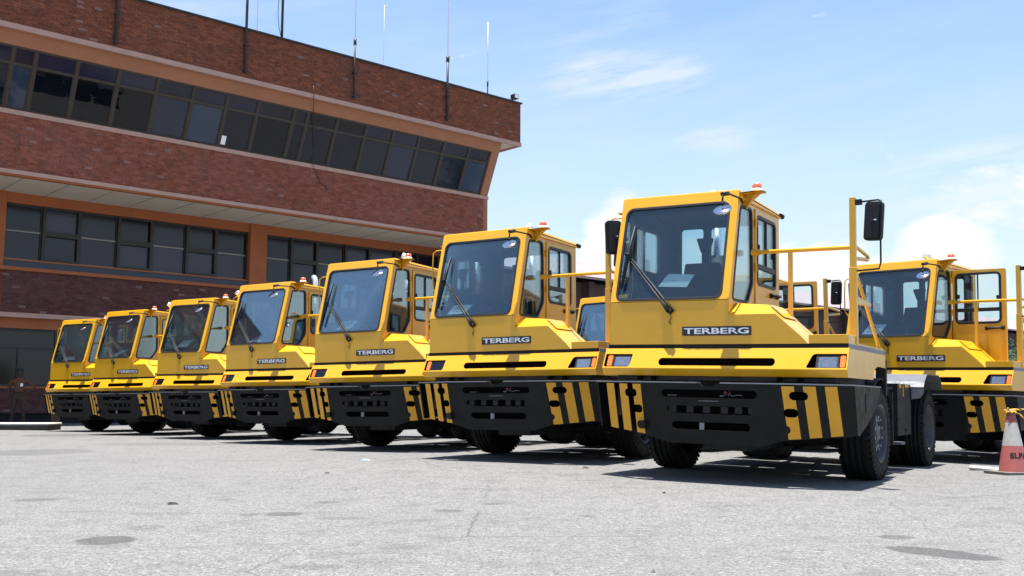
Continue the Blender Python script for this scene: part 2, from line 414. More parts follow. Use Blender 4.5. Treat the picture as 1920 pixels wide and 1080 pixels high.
STAINS = []
for (px, py, hw, hh, k) in [(200,1013,58,8,.62),(533,964,36,4,.5),(610,942,26,3,.38),(470,965,22,3,.3),(840,958,32,3,.42),(925,945,22,2,.36),(1680,1007,34,4,.5),
                            (70,937,44,3,.35),(275,989,34,5,.28),(1100,967,16,2,.4),(300,963,70,3,.2),(590,1063,60,6,.26),(700,1052,50,5,.2),(60,848,110,6,.30),(640,972,55,3,.28),(420,937,20,2,.3),(1465,1034,22,3,.22),(1540,1063,22,2,.2),(130,815,90,3,.35),(330,833,160,3,.22)]:
    a, b, c_, d = gpt(px-hw,py), gpt(px+hw,py), gpt(px,py-hh), gpt(px,py+hh); cc = gpt(px,py)
    STAINS.append((cc.x, cc.y, (b-a).length/2, max(.03,(c_-d).length/2), math.atan2((b-a).y,(b-a).x) if hw < 100 else -.10, k))
_a, _b, _c, _d = gpt(1655,1024), gpt(1882,1051), gpt(1775,1030), gpt(1775,1049)
STAINS.append(((_a.x+_b.x)/2, (_a.y+_b.y)/2, (_b-_a).length/2, (_c-_d).length/2*.8, math.atan2((_b-_a).y,(_b-_a).x), .62))
yard_material()

def grid_axis(lo, hi, step, far):
    v = []; x = lo
    while x <= hi+1e-6: v.append(x); x += step
    g = step; a = v[0]
    while a > -far: g *= 1.5; a -= g; v.insert(0, a)
    g = step; a = v[-1]
    while a < far: g *= 1.5; a += g; v.append(a)
    return v
gx, gy = grid_axis(-18, 14, .5, 2500), grid_axis(0, 36, .5, 2500)
b = MB('yard_surface'); vs = [(x,y,yard_z(x,y)) for y in gy for x in gx]; nx = len(gx)
b.raw(vs, [(j*nx+i, j*nx+i+1, (j+1)*nx+i+1, (j+1)*nx+i) for j in range(len(gy)-1) for i in range(nx-1)], sm=True)
yard = tag(b.build('yard_ground', recalc=False), kind='structure')

# ---------------------------------------------------------------- the terminal tractor (x to its left as seen by the driver facing us, y to its rear)
ID = lambda s: (lambda u,v,w: s)
def SLOPE(x, z, w, off=0.0):                  # windscreen plane
    k = .307/1.157; return (x, k*(z-1.795)+(w+off)*.967, z-(w+off)*.256)
def LIGHTP(x, z, w, off=0.0):                 # sloping lamp panel plane
    k = -.1/.206; return (x, k*(1.31-z)+(w+off)*.90, z-(w+off)*.436)
WL = math.hypot(.617, .245); BK = .27     # bumper face leans back towards its lower edge
def WING(sd, off=0.0):
    def f(u, z, w):
        o = w+off
        return (sd*(.695+.617/WL*u - o*.245/WL), -.335+.245/WL*u + o*.617/WL + BK*(.955-z), z)
    return f
def CEN(u, v, w): return (u, -.335+w+BK*(.955-v), v)
def make_wheel(parent, x, y, side, outer=True, front=True, wide=False):
    """one wheel: parent empty-less: tyre is the wheel mesh, rim its child"""
    r, wd = .49, (.33 if wide else .27)
    mt = Matrix.Translation((x, y, r))
    hw = wd/2
    g = .012
    prof = [(.29,-hw+.03),(.31,-hw+.005),(.36,-hw-.008),(.43,-hw),(.466,-hw+.02),(r-.004,-hw+.045)]
    for k in range(4):
        a = -hw+.055+k*(wd-.078)/4
        prof += [(r,a),(r,a+.030),(r-g,a+.033),(r-g,a+.045)]
    prof += [(r,hw-.05),(r-.004,hw-.045),(.466,hw-.02),(.43,hw),(.36,hw+.008),(.31,hw-.005),(.29,hw-.03)]
    t = MB('rubber').lathe(prof, 44, 0, mt)
    # shoulder lugs
    for k in range(44):
        a = k*2*math.pi/44
        for sx in (-1,1):
            mm = mt@Matrix.Rotation(a,4,'X')@Matrix.Translation((sx*(hw-.012),0,r-.026))
            t.box((-.012,-.014,-.018),(.012,.014,.018),0,mm)
    o = t.build('wheel', parent)
    s = 1 if side > 0 else -1
    rm = MB('rim_dark','bolt_steel')
    L = lambda a: s*a
    m2 = mt
    rm.lathe([(.292,-hw+.02),(.292,hw-.02)], 36, 0, m2)
    rm.lathe([(.292,L(hw-.02)),(.305,L(hw-.005)),(.300,L(hw+.004)),(.280,L(hw-.012)),(.262,L(.02))], 36, 0, m2)
    dish = .085 if front else -.02
    rm.lathe([(.262,L(.02)),(.235,L(dish*.55)),(.19,L(dish)),(.125,L(dish)),(.115,L(dish+.035)),(.06,L(dish+.055)),(0,L(dish+.06))], 36, 0, m2)
    for k in range(10):
        a = k*2*math.pi/10
        mm = m2@Matrix.Rotation(a,4,'X')@Matrix.Translation((L(dish),0,.165))
        rm.lathe([(.021,0),(.021,L(.034)),(.013,L(.038)),(.013,L(.060)),(0,L(.062))], 8, 1, mm, sm=False)
        mm = m2@Matrix.Rotation(a+.31,4,'X')@Matrix.Translation((L(.03+dish*.4),0,.232))
        rm.lathe([(.024,0),(.024,L(.004)),(0,L(.004))], 8, 0, mm, sm=False)
    rm.build('rim', o)
    return o

def make_truck():
    T = empty('terminal_tractor')
    Yp = 'yellow_paint'
    # ---- chassis and running gear
    b = MB('frame_black','engine_grime')
    for s in (-1,1): b.box((s*.46-.05,-.12,.60),(s*.46+.05,5.15,.84))
    for y in (1.2,2.4,3.3,5.05): b.box((-.45,y,.64),(.45,y+.08,.80))
    b.box((-.62,3.9,.86),(.62,5.0,.93)); b.box((-.40,3.7,.93),(.40,4.9,.985))
    b.build('chassis_frame', T, .006)
    b = MB('engine_grime'); b.box((-.36,.1,.42),(.34,1.1,1.28)); b.box((-.24,.15,.30),(.22,.95,.43)); b.box((-.2,1.15,.5),(.2,3.4,.66))
    b.tube([(-.05,3.2,.55),(-.05,4.4,.5)], .05); b.box((-1.12,.0,.98),(1.12,1.2,1.05)); b.box((-.84,.03,.56),(.84,.08,.93))
    b.build('engine', T, .01)
    for y, zz in ((1.45,.42),(4.42,.47)):
        b = MB('engine_grime'); b.tube([(-1.0,y,zz),(-.35,y,zz-.05),(.35,y,zz-.05),(1.0,y,zz)], .065)
        b.lathe([(0,-.22),(.13,-.18),(.20,-.06),(.20,.06),(.13,.18),(0,.22)], 18, 0, Matrix.Translation((.0,y,zz-.07)))
        for s in (-1,1): b.box((s*.52-.05,y-.5,zz+.08),(s*.52+.05,y+.5,zz+.13)); b.tube([(s*.7,y-.28,zz-.02),(s*.6,y-.2,zz+.3)],.03)
        b.build('axle', T)
    for s in (-1,1):
        make_wheel(T, s*1.055, 1.45, s, front=True, wide=True)
        make_wheel(T, s*1.075, 4.42, s, front=False)
        make_wheel(T, s*.775, 4.42, -s, front=True)
    # mudguards
    for s in (-1,1):
        b = MB('frame_black'); P = []
        for k in range(13):
            a = R(12+156*k/12); P.append((1.50-.60*math.cos(a), .49+.56*math.sin(a)))
        N = len(P); x0, x1 = s*.84, s*1.215
        vs = [(x0,y,z) for y,z in P]+[(x1,y,z) for y,z in P]+[(x0,y,z+.012) for y,z in P]+[(x1,y,z+.012) for y,z in P]
        fs = []
        for i in range(N-1):
            fs += [(i,i+1,N+i+1,N+i),(2*N+i,3*N+i,3*N+i+1,2*N+i+1),(i,2*N+i,2*N+i+1,i+1),(N+i,N+i+1,3*N+i+1,3*N+i)]
        fs += [(0,N,3*N,2*N),(N-1,3*N-1,4*N-1,2*N-1)]
        b.raw(vs, fs)
        b.box((s*1.13,1.66,.88),(s*1.235,1.72,1.26)); b.box((s*.95,2.16,.34),(s*1.2,2.19,.92))
        b.build('mudguard', T)
        b = MB('galvanised'); prof = [(3.72,.99),(3.80,1.06),(3.98,1.155),(4.86,1.165),(5.04,1.09),(5.10,.98)]
        N = len(prof); x0, x1 = s*.60, s*1.262
        vs = [(x0,y,z) for y,z in prof]+[(x1,y,z) for y,z in prof]+[(x0,y,z+.012) for y,z in prof]+[(x1,y,z+.012) for y,z in prof]; fs = []
        for i in range(N-1): fs += [(i,i+1,N+i+1,N+i),(2*N+i,3*N+i,3*N+i+1,2*N+i+1),(i,2*N+i,2*N+i+1,i+1),(N+i,N+i+1,3*N+i+1,3*N+i)]
        fs += [(0,N,3*N,2*N),(N-1,3*N-1,4*N-1,2*N-1)]; b.raw(vs, fs)
        b.raw([(s*1.12,3.722,1.0),(s*1.262,3.722,1.0),(s*1.262,3.715,.93),(s*1.22,3.71,.865),(s*1.12,3.71,.85),
               (s*1.12,3.734,1.0),(s*1.262,3.734,1.0),(s*1.262,3.727,.93),(s*1.22,3.722,.865),(s*1.12,3.722,.85)],
              [(0,1,2,3,4),(9,8,7,6,5),(0,5,6,1),(1,6,7,2),(2,7,8,3),(3,8,9,4),(4,9,5,0)])
        b.build('rear_fender', T)
    b = MB('bumper_black','sticker_yellow','frame_black'); b.box((.56,2.86,.42),(1.12,3.66,1.03)); b.box((1.12,2.95,.98),(1.126,3.05,1.02),1); b.box((1.12,3.16,.88),(1.126,3.19,1.0),1); b.box((1.12,3.3,.99),(1.126,3.5,1.02),1)
    b.box((1.12,2.9,.60),(1.128,3.62,.62),2); b.tube([(1.125,3.3,.48),(1.135,3.3,.48)], .02, 8, 2)
    b.build('battery_box', T, .012)
    b = MB('frame_black'); b.tube([(.78,2.0,.66),(.78,2.78,.66)], .27, 22); b.build('air_tank', T)
    b = MB('bumper_black'); b.tube([(-.86,2.35,.70),(-.86,3.55,.70)], .30, 26); b.box((-1.0,2.6,.98),(-.7,2.64,1.0)); b.build('fuel_tank', T)
    b = MB('galvanised','frame_black'); b.box((.95,2.62,.33),(1.2,2.84,.36)); b.box((.95,2.62,.36),(.97,2.84,.62),1); b.build('step', T)
    b = MB('frame_black'); 
    for y in (1.8,2.1,2.5): b.tube([(.35,y,.9),(.2,y+.3,.72),(-.3,y+.2,.78)], .02, 6)
    b.build('hose', T)
    b = MB('frame_black'); b.box((-1.08,1.62,.90),(.50,2.30,.93)); b.box((-1.05,2.36,1.0),(.52,3.62,1.03)); b.box((.50,1.9,.96),(1.08,2.8,.98)); b.box((-.9,.3,1.06),(1.1,1.5,1.10)); b.build('shade_deck', T, .004)  # unseen deck plates, added to block overhead sun beneath the truck

    # ---- bumper
    thick = .022
    ch = [stadium(-.008,.856,.96,.076), stadium(-.018,.700,.868,.076), stadium(-.015,.545,.79,.076)]
    cen = [(-.697,.955),(-.697,.436),(-.46,.370),(.46,.370),(.697,.436),(.697,.955),(.085,.955),(.065,.925),(-.055,.925),(-.075,.955)]
    b = MB('bumper_black','grey_edge','recess_dark','plastic_black')
    b.panel(cen, ch, CEN, thick)
    wing = [(0,.955),(.664,.962),(.664,.50),(.60,.490),(0,.436)]
    wh = [stadium(.163,.853,.170,.077), stadium(.083,.695,.130,.080)]; h3 = stadium(.012,.538,.108,.080)
    for sd in (1,-1):
        f = WING(sd)
        b.panel(wing, wh, f, thick)
        cap = [(-.092,.962),(.030,.50),(.10,.50),(.43,.60),(.72,.72),(.93,.86),(1.02,.962)]
        b.panel(cap, [stadium(.34,.80,.03,.19)], lambda y,z,w,sd=sd: (sd*(1.314-w),y,z), .018)
        tp = [(sd*1.316,1.02),(sd*1.316,-.094),(sd*.698,-.338),(sd*.12,-.338),(sd*.10,-.27),(sd*.70,-.27),(sd*1.25,-.05),(sd*1.25,1.02)]
        b.panel(tp, [], lambda x,y,w: (x,y,.956+w), .012, 1)  # top flange in lighter grey, its lit line put into the colour
        b.box((sd*1.02-.03,-.12,.62),(sd*1.02+.03,.05,.93))
    b.raw([(-.69,-.18,.440),(-.46,-.165,.374),(.46,-.165,.374),(.69,-.18,.440),(.69,.0,.46),(.46,.0,.42),(-.46,.0,.42),(-.69,.0,.46)], [(0,1,6,7),(1,2,5,6),(2,3,4,5)])
    b.box((-.92,.0,.47),(.92,.02,.93),2); b.box((-1.2,.12,.52),(1.2,.14,.93),2)
    for sx in (-.40,-.22,-.05,.13,.27,.40): b.box((sx-.035,-.235,.672),(sx+.035,-.22,.732),3)
    for (sx,sz) in ((-.52,.79),(-.50,.62),(.52,.79),(.50,.62),(-.47,.46),(.47,.46),(-.58,.9),(.58,.9)):
        b.lathe([(.011,0),(.011,.006),(0,.006)], 8, 3, Matrix.Translation(CEN(sx,sz,0))@Matrix.Rotation(R(-90),4,'Z'), sm=False)
    b.box((-.11,CEN(0,.79,-.003)[1],.785),(.09,CEN(0,.785,0)[1],.790),1)
    bump = b.build('bumper', T, 0)
    cut(bump, [MB('bumper_black').panel(h3, [], lambda u,z,w,sd=sd: WING(sd)(u,z,-.05+w), .12).build('cutter') for sd in (1,-1)])
    bv = bump.modifiers.new('bevel','BEVEL'); bv.width = .002; bv.segments = 1; bv.limit_method = 'ANGLE'; bv.angle_limit = R(40)
    b = MB('grey_edge'); b.box((-.125,-.225,.510),(-.080,-.205,.575)); b.build('tow_pin', T)
    for sd in (1,-1):
        f0 = WING(sd)
        for q in (((.012,.940),(.126,.941),(.126,.457),(.012,.449)), ((.207,.942),(.320,.943),(.318,.476),(.205,.466)), ((.402,.944),(.512,.946),(.508,.496),(.398,.484))):
            q = tuple((u+(.03*(.945-z)/.5 if sd > 0 else 0), z) for u, z in q)
            o = MB('sticker_yellow').panel(q, [], lambda u,z,w: f0(u,z,-.003+w), .0025).build('warning_stripe', bump)
            us = [p[0] for p in q]
            cs = [MB('sticker_yellow').panel(h, [], lambda u,z,w: f0(u,z,-.03+w), .06).build('cutter') for h in wh+[h3] if min(p[0] for p in h) < max(us) and max(p[0] for p in h) > min(us)]
            if cs: cut(o, cs)
    # small emblem on the upper slot
    e = MB('emblem_white','emblem_red'); yy = CEN(0,.855,-.004)[1]
    e.tube([(.115,yy,.845),(.145,yy,.838),(.18,yy,.862),(.195,yy,.84),(.21,yy,.882),(.217,yy,.845),(.25,yy,.840),(.28,yy,.85),(.33,yy,.846)], .0032, 5)
    e.tube([(.113,yy,.842),(.13,yy,.834),(.145,yy,.84)], .006, 5); e.tube([(.15,yy,.862),(.167,yy,.878),(.184,yy,.868)], .006, 5, 1)
    e.build('emblem', bump)

    # ---- yellow lamp panel
    b = MB(Yp,'recess_dark')
    hl = rpoly([(-.931,1.250),(-.948,1.118),(-1.236,1.118),(-1.236,1.250)], [.012,.03,.012,.012], 4)
    hr = rpoly([(.925,1.252),(1.236,1.252),(1.236,1.120),(.868,1.118)], [.03,.01,.01,.02], 4)
    b.panel([(-1.25,1.31),(1.25,1.31),(1.25,1.104),(-1.25,1.104)], [stadium(-.03,1.172,1.20,.076), hl, hr], LIGHTP, .008, 0)
    # lower lip
    b.raw([(-1.25,-.100,1.104),(1.25,-.100,1.104),(1.25,-.062,1.032),(-1.25,-.062,1.032),(-1.25,-.092,1.104),(1.25,-.092,1.104),(1.25,-.050,1.030),(-1.25,-.050,1.030)],
          [(0,1,2,3),(7,6,5,4),(0,4,5,1),(1,5,6,2),(2,6,7,3),(3,7,4,0)])
    for s in (-1,1):
        arch = [(1.30,1.172),(1.18,1.168),(1.09,1.150),(1.02,1.10),(.985,1.032)]
        b.panel([(.0,1.312),(1.575,1.312),(1.575,1.165),(1.30,1.172)]+arch[1:]+[(-.055,1.032),(-.094,1.104)], [], lambda y,z,w,s=s: (s*(1.25-w),y,z), .008)
    b.box((-1.24,.02,1.296),(1.24,1.56,1.304)); 
    lp = b.build('lamp_panel', T, .004, 2)
    b = MB('recess_dark'); b.raw([(-.70,.02,1.27),(.64,.02,1.27),(.64,.02,1.06),(-.70,.02,1.06)], [(0,1,2,3)])
    for (xa,xb) in ((.86,1.238),(-1.238,-.93)): b.raw([(xa,.06,1.29),(xb,.06,1.29),(xb,.0,1.06),(xa,.0,1.06),(xa,.0,1.275),(xb,.0,1.275),(xb,-.09,1.108),(xa,-.09,1.108)], [(0,1,2,3),(0,4,5,1),(3,2,6,7),(0,3,7,4),(1,5,6,2)])
    b.box((-1.1,.03,.985),(1.1,.06,1.29))
    for sx in (-.85,-.70,.60,.80): b.box((sx-.02,-.05,.985),(sx+.02,.0,1.04))
    b.build('lamp_recess', T, recalc=False)
    for s in (-1,1):
        xl0, xl1 = (.975,1.150) if s > 0 else (-1.128,-.955)
        b = MB('plastic_black'); b.panel(rrect(xl0-.018,1.118,xl1+.018,1.246,.01), [rrect(xl0,1.130,xl1,1.232,.012)], lambda u,v,w: LIGHTP(u,v,w,.012), .03)
        hlo = b.build('headlight', T)
        b = MB('lamp_reflector'); n1, n2 = 26, 14; vs = []
        for j in range(n2+1):
            for i in range(n1+1):
                u, v = xl0+(xl1-xl0)*i/n1, 1.130+.102*j/n2
                d1 = math.hypot((u-(xl0*.66+xl1*.34))/.05, (v-1.181)/.045); d2 = math.hypot((u-(xl0*.2+xl1*.8))/.03, (v-1.181)/.045)
                vs.append(LIGHTP(u, v, .020+.045*max(0,1-min(d1,d2)**2)))
        b.raw(vs, [(j*(n1+1)+i, j*(n1+1)+i+1, (j+1)*(n1+1)+i+1, (j+1)*(n1+1)+i) for j in range(n2) for i in range(n1)], sm=True); b.lathe([(0,-.012),(.012,0),(0,.012)], 10, 0, Matrix.Translation(LIGHTP(xl0*.66+xl1*.34,1.181,.035))); b.lathe([(0,-.009),(.009,0),(0,.009)], 10, 0, Matrix.Translation(LIGHTP(xl0*.2+xl1*.8,1.181,.03))); b.build('reflector', hlo)
        b = MB('lamp_glass'); b.panel(rrect(xl0,1.130,xl1,1.232,.012), [], lambda u,v,w: LIGHTP(u,v,w,.014), .003); b.build('lens', hlo)
        xi0, xi1 = (1.180,1.228) if s > 0 else (-1.205,-1.150)
        b = MB('amber_lens','plastic_black'); b.panel(rrect(xi0,1.128,xi1,1.236,.01), [], lambda u,v,w: LIGHTP(u,v,w,.004), .03); b.panel(rrect(xi0-.006,1.120,xi1+.005,1.244,.006), [], lambda u,v,w: LIGHTP(u,v,w,.034), .01, 1)
        b.build('indicator', T)
    # dark base strip between lamp panel and cab
    b = MB('frame_black','grey_edge'); b.box((-1.232,.014,1.304),(1.236,.05,1.352)); b.box((1.226,.02,1.304),(1.252,1.60,1.350),1); b.box((-1.252,.02,1.304),(-1.20,1.60,1.350),1); b.box((-1.2,.05,1.304),(1.226,1.60,1.348))  # grey side strips: the lit side of the black frame put into colour
    b.tube([(1.25,1.57,1.326),(1.256,1.57,1.326)], .012, 8); b.build('cab_base', T, .003, 1)

    # ---- lower cab front, engine cover, platform lip
    b = MB(Yp)
    b.panel([(-1.212,1.350),(.868,1.350),(.79,1.434),(.552,1.644),(.086,1.644),(.086,1.790),(-1.212,1.790)], [], lambda u,v,w: (u,w,v), .02)
    b.build('front_panel', T, .003, 1)
    b = MB(Yp)
    F = [(.090,.002,1.6445),(.552,.002,1.6445),(.446,.135,1.742),(.095,.21,1.772),  # 0-3 front facet
         (.79,.002,1.4345),(.79,.66,1.4345),(.446,.66,1.742),(.095,.66,1.772)]
    b.raw(F, [(0,1,2,3),(1,4,5,6,2),(3,2,6,7)])
    b.raw([(.446,.66,1.742),(.79,.66,1.4345),(.79,.66,1.352),(.095,.66,1.352),(.095,.66,1.772)], [(0,1,2,3,4)])
    b.raw([(.79,.002,1.4345),(.868,.002,1.352),(.868,.66,1.352),(.79,.66,1.4345)], [(0,1,2,3)])
    ec = b.build('engine_cover', T, .004, 1)
    b = MB(Yp); b.raw([(.462,.14,1.741),(.462,.60,1.741),(.60,.60,1.618),(.60,.14,1.618),(.463,.14,1.744),(.463,.60,1.744),(.602,.60,1.621),(.602,.14,1.621)],[(4,5,6,7),(0,4,7,3),(1,2,6,5),(2,3,7,6),(0,1,5,4)])
    b.build('hatch', ec)
    b = MB(Yp); b.box((.872,.006,1.352),(1.238,.022,1.436)); b.box((1.222,.022,1.352),(1.238,.40,1.436)); b.box((.60,.66,1.352),(1.222,1.56,1.362)); b.box((.87,.022,1.352),(1.222,.66,1.362)); b.box((1.222,.40,1.352),(1.232,1.56,1.372))
    b.build('platform', T, .003, 1)
    # badge
    b = MB('badge_black'); b.panel(rrect(-.398,1.436,.318,1.527,.006), [], lambda u,v,w: (u,-.008+w,v), .008); bg = b.build('badge', T, .001, 1)
    tx = text_mesh("TERBERG", 'lettering', .060, .672, 'badge_silver', bg, .004, .022); tx.location = (-.376,-.009,1.4515)

    # ---- cab shell
    b = MB(Yp,'interior_dark')
    ws = rrect(-1.145,1.815,.003,2.828,.075,6)
    b.panel([(-1.212,1.796),(.090,1.796),(.094,2.952),(-1.215,2.952)], [ws], lambda u,v,w: SLOPE(u,v,w), .035, 0, 1)
    side = [(.006,1.352),(.006,1.795),(.300,2.93),(1.67,2.90),(1.67,1.352)]
    qo = rpoly([(.105,1.805),(.358,2.795),(.712,2.815),(.733,2.02),(.573,1.812)], [.06,.05,.06,.05,.05], 5)
    sw = rrect(.60,2.22,1.24,2.70,.07)
    ql = rpoly([(.105,1.805),(.330,2.74),(.50,2.74),(.50,1.95),(.42,1.812)], [.05,.04,.05,.05,.04], 5)
    b.panel(side, [ql, sw], lambda y,z,w: (-1.213+w,y,z), .03, 0, 1)
    dop = [(.795,1.44),(.795,2.835),(1.57,2.825),(1.57,1.44)]
    b.panel(side, [qo, dop], lambda y,z,w: (.088-w,y,z), .03, 0, 1)
    b.panel([(-1.182,1.352),(.058,1.352),(.058,2.90),(-1.182,2.90)], [rrect(-1.10,2.14,-.80,2.82,.05), rrect(-.73,2.14,-.08,2.82,.05)], lambda u,v,w: (u,1.668-w,v), .03, 0, 1)
    # roof with gutters
    b.raw([(-1.215,.318,2.936),(.094,.318,2.936),(.094,1.70,2.905),(-1.215,1.70,2.905),(-1.20,.33,2.965),(.080,.33,2.965),(.080,1.69,2.935),(-1.20,1.69,2.935)], [(4,5,6,7),(0,1,5,4),(1,2,6,5),(2,3,7,6),(3,0,4,7)])
    b.raw([(-1.18,.33,2.895),(.06,.33,2.895),(.06,1.64,2.87),(-1.18,1.64,2.87)], [(0,3,2,1)], 1)
    b.box((.088,.34,2.868),(.110,1.70,2.884)); b.box((-1.235,.34,2.868),(-1.213,1.70,2.884))
    b.box((-1.18,.05,1.353),(.055,1.64,1.365),1)
    b.build('cab_shell', T, .004, 2)
    for x_ in (.10,-1.15): MB('plastic_black').tube([(x_,1.68,2.90),(x_,1.76,2.90)], .030, 12).build('work_lamp', T)
    def glazing(name, poly, fn, gl, seal=.014, parent=T, bars=()):
        g = MB(gl).panel(inset(poly,.004), [], lambda u,v,w: fn(u,v,w+.010), .005).build(name, parent)
        s_ = MB('gasket').panel(inset(poly,-seal), [inset(poly,seal)], lambda u,v,w: fn(u,v,w-.007), .022)
        for br in bars: s_.panel(br, [], lambda u,v,w: fn(u,v,w-.004), .018)
        s_.build('window_seal', g, .003, 1); return g
    glazing('windscreen', ws, lambda u,v,w: SLOPE(u,v,w), 'cab_glass', .013)
    for s in (-1,1):
        glazing('quarter_window', ql if s<0 else qo, (lambda y,z,w: (-1.213+w,y,z)) if s<0 else (lambda y,z,w: (.088-w,y,z)), 'cab_glass_side')
    glazing('side_window', sw, lambda y,z,w: (-1.213+w,y,z), 'cab_glass_side', bars=[[(.83,2.22),(.855,2.22),(.855,2.70),(.83,2.70)]])
    glazing('rear_window', rrect(-1.10,2.14,-.80,2.82,.05), lambda u,v,w: (u,1.668-w,v), 'cab_glass_side')
    glazing('rear_window', rrect(-.73,2.14,-.08,2.82,.05), lambda u,v,w: (u,1.668-w,v), 'cab_glass_side')
    # door, its origin on the hinge
    DX, DY = .096, .80
    b = MB(Yp,'interior_dark'); dw = rrect(.055,2.035,.685,2.765,.06)
    b.panel(rpoly([(.0,1.45),(.0,2.83),(.765,2.82),(.765,1.45)],[.01,.02,.02,.01],3), [dw], lambda y,z,w: (.006-w,y,z), .035, 0, 1)
    for z in (1.62,2.2,2.68): b.tube([(.012,-.006,z-.045),(.012,-.006,z+.045)], .012, 8)
    door = b.build('door', T, .003, 1); door.location = (DX,DY,0)
    glazing('door_window', dw, lambda y,z,w: (.006-w,y,z), 'cab_glass_side', .018, door, bars=[[(.07,2.20),(.67,2.20),(.67,2.255),(.07,2.255)], [(.36,2.255),(.378,2.255),(.378,2.755),(.36,2.755)]])
    b = MB('plastic_black'); b.tube([(.03,.50,1.945),(.052,.52,1.945),(.056,.70,1.952),(.03,.72,1.952)], .016, 8); b.box((.006,.47,1.92),(.03,.51,1.97)); b.box((.006,.69,1.925),(.03,.74,1.975)); b.build('door_handle', door)
    for q_ in (((-.01,.08,2.40),(.02,.105,2.46)),((-.01,.635,2.37),(.02,.66,2.43))): MB('plastic_black').box(*q_).build('window_catch', door)
    # ---- inside
    b = MB('interior_dark','plastic_black'); b.raw([(-1.17,.06,1.80),(.05,.06,1.80),(.05,.46,1.86),(-1.17,.46,1.86),(-1.17,.52,1.40),(.05,.52,1.40)], [(0,1,2,3),(3,2,5,4)]); b.box((-1.17,.5,1.40),(-.9,1.5,1.95)); b.box((-.72,.30,1.84),(-.42,.44,1.958),1); b.build('dashboard', T, .01)
    b = MB('seat_cloth'); b.box((-1.0,.95,1.62),(-.48,1.45,1.78))
    b.raw([(-1.01,1.33,1.76),(-.47,1.33,1.76),(-.53,1.42,2.37),(-.95,1.42,2.37),(-1.01,1.44,1.74),(-.47,1.44,1.74),(-.53,1.52,2.35),(-.95,1.52,2.35)], [(0,1,2,3),(7,6,5,4),(0,4,5,1),(1,5,6,2),(2,6,7,3),(3,7,4,0)])
    b.box((-.90,1.02,1.40),(-.56,1.4,1.62)); b.box((-.76,1.45,2.33),(-.70,1.49,2.50)); b.raw([(-.82,1.43,2.66),(-.62,1.43,2.66),(-.66,1.43,2.52),(-.76,1.43,2.48),(-.82,1.51,2.66),(-.62,1.51,2.66),(-.66,1.51,2.52),(-.76,1.51,2.48)], [(0,1,2,3),(7,6,5,4),(0,4,5,1),(1,5,6,2),(2,6,7,3),(3,7,4,0)]); b.build('seat', T, .025, 3)
    b = MB('plastic_black'); ctr = Vector((-.60,.62,1.955)); n_ = Vector((0,-.62,.78)).normalized(); a_ = Vector((1,0,0)); c_ = n_.cross(a_)
    b.tube([ctr+(a_*math.cos(t)+c_*math.sin(t))*.19 for t in [k*2*math.pi/24 for k in range(25)]], .014, 6)
    b.tube([ctr-a_*.19, ctr, ctr+a_*.19], .012, 6); b.tube([ctr, ctr-n_*.35], .025, 8); b.build('steering_wheel', T)
    b = MB('plastic_black'); b.panel(rrect(-1.02,2.60,-.92,2.68,.01), [], lambda u,v,w: (u,.9+w,v), .03); b.tube([(-.97,.95,2.67),(-1.1,1.0,2.85)], .01, 6); b.build('radio', T)
    # ---- wiper
    b = MB('plastic_black')
    for dx in (-.022,.026): b.tube([(-.52+dx,-.035,1.685),(-.60+dx,.0,1.78),(-1.06+dx*.6,.115,2.29)], .009, 6, radii=[.02,.013,.007])
    b.tube([SLOPE(-1.02,2.62,-.03),SLOPE(-1.055,2.30,-.045),SLOPE(-1.09,1.93,-.03)], .016, 6, radii=[.012,.026,.010]); b.tube([SLOPE(-1.02,2.62,-.018),SLOPE(-1.09,1.93,-.018)], .011, 4)
    b.tube([SLOPE(-1.08,2.29,-.06),SLOPE(-1.03,2.30,-.06)], .018, 8); b.tube([(-.53,-.02,1.67),(-.50,-.04,1.70)], .022, 8)
    b.tube([(-.52,-.03,1.66),(-.512,-.02,1.62),(-.54,-.012,1.58),(-.522,-.012,1.555)], .0045, 5)
    b.build('windscreen_wiper', T)
    # ---- mirrors
    b = MB('plastic_black'); b.tube([(.095,.42,2.83),(.098,.33,2.865),(.10,-.02,2.85),(.06,-.09,2.83),(.055,-.10,2.73)], .010, 8); b.tube([(.085,.0,2.86),(.05,-.09,2.84)], .022, 8); fm = b.build('mirror_arm', T)
    b = MB('chrome','plastic_black'); mt = Matrix.Translation((.06,-.10,2.665))@Matrix.Rotation(R(-75),4,'X')@Matrix.Rotation(R(90),4,'Z')
    mt = Matrix.Translation((.06,-.10,2.68))@Matrix.Rotation(R(38),4,'X')@Matrix.Rotation(R(90),4,'Y')
    b.lathe([(0,.045),(.05,.035),(.085,.012),(.095,0),(.09,-.006),(0,-.010)], 24, 0, mt); b.tube([(.058,-.10,2.72),(.058,-.10,2.76)], .016, 8, 1); b.build('front_mirror', fm)
    def wing_mirror(xc, zc, s, arm, post):
        b = MB('plastic_black' if s > 0 else 'yellow_paint','plastic_black'); b.tube(arm, .009, 8)
        if post: b.box(post[0], post[1], 1)
        ao = b.build('mirror_bracket', T, 0)
        b = MB('plastic_black','mirror_glass'); sh = rrect(-.087,-.185,.087,.185,.035,4)
        mm = Matrix.Translation((xc,.25,zc))@Matrix.Rotation(R(3.5*s),4,'Y')@Matrix.Rotation(R(-14 if s > 0 else 42),4,'Z')
        f = lambda u,v,w: tuple(mm@Vector((u,w,v)))
        b.panel(inset(sh,.02), [], lambda u,v,w: f(u,v,w-.055), .02, 0); b.panel(sh, [], lambda u,v,w: f(u,v,w-.036), .05, 0); b.panel(inset(sh,.012), [], lambda u,v,w: f(u,v,w+.0145), .002, 1)
        b.box((-.012,-.07,-.02),(.02,-.05,.02),0,mm@Matrix.Translation((.0,0,0))); b.box((.02,-.064,.0),(.05,-.056,.012),1,mm)
        b.build('wing_mirror', ao, .008, 2)['side'] = s
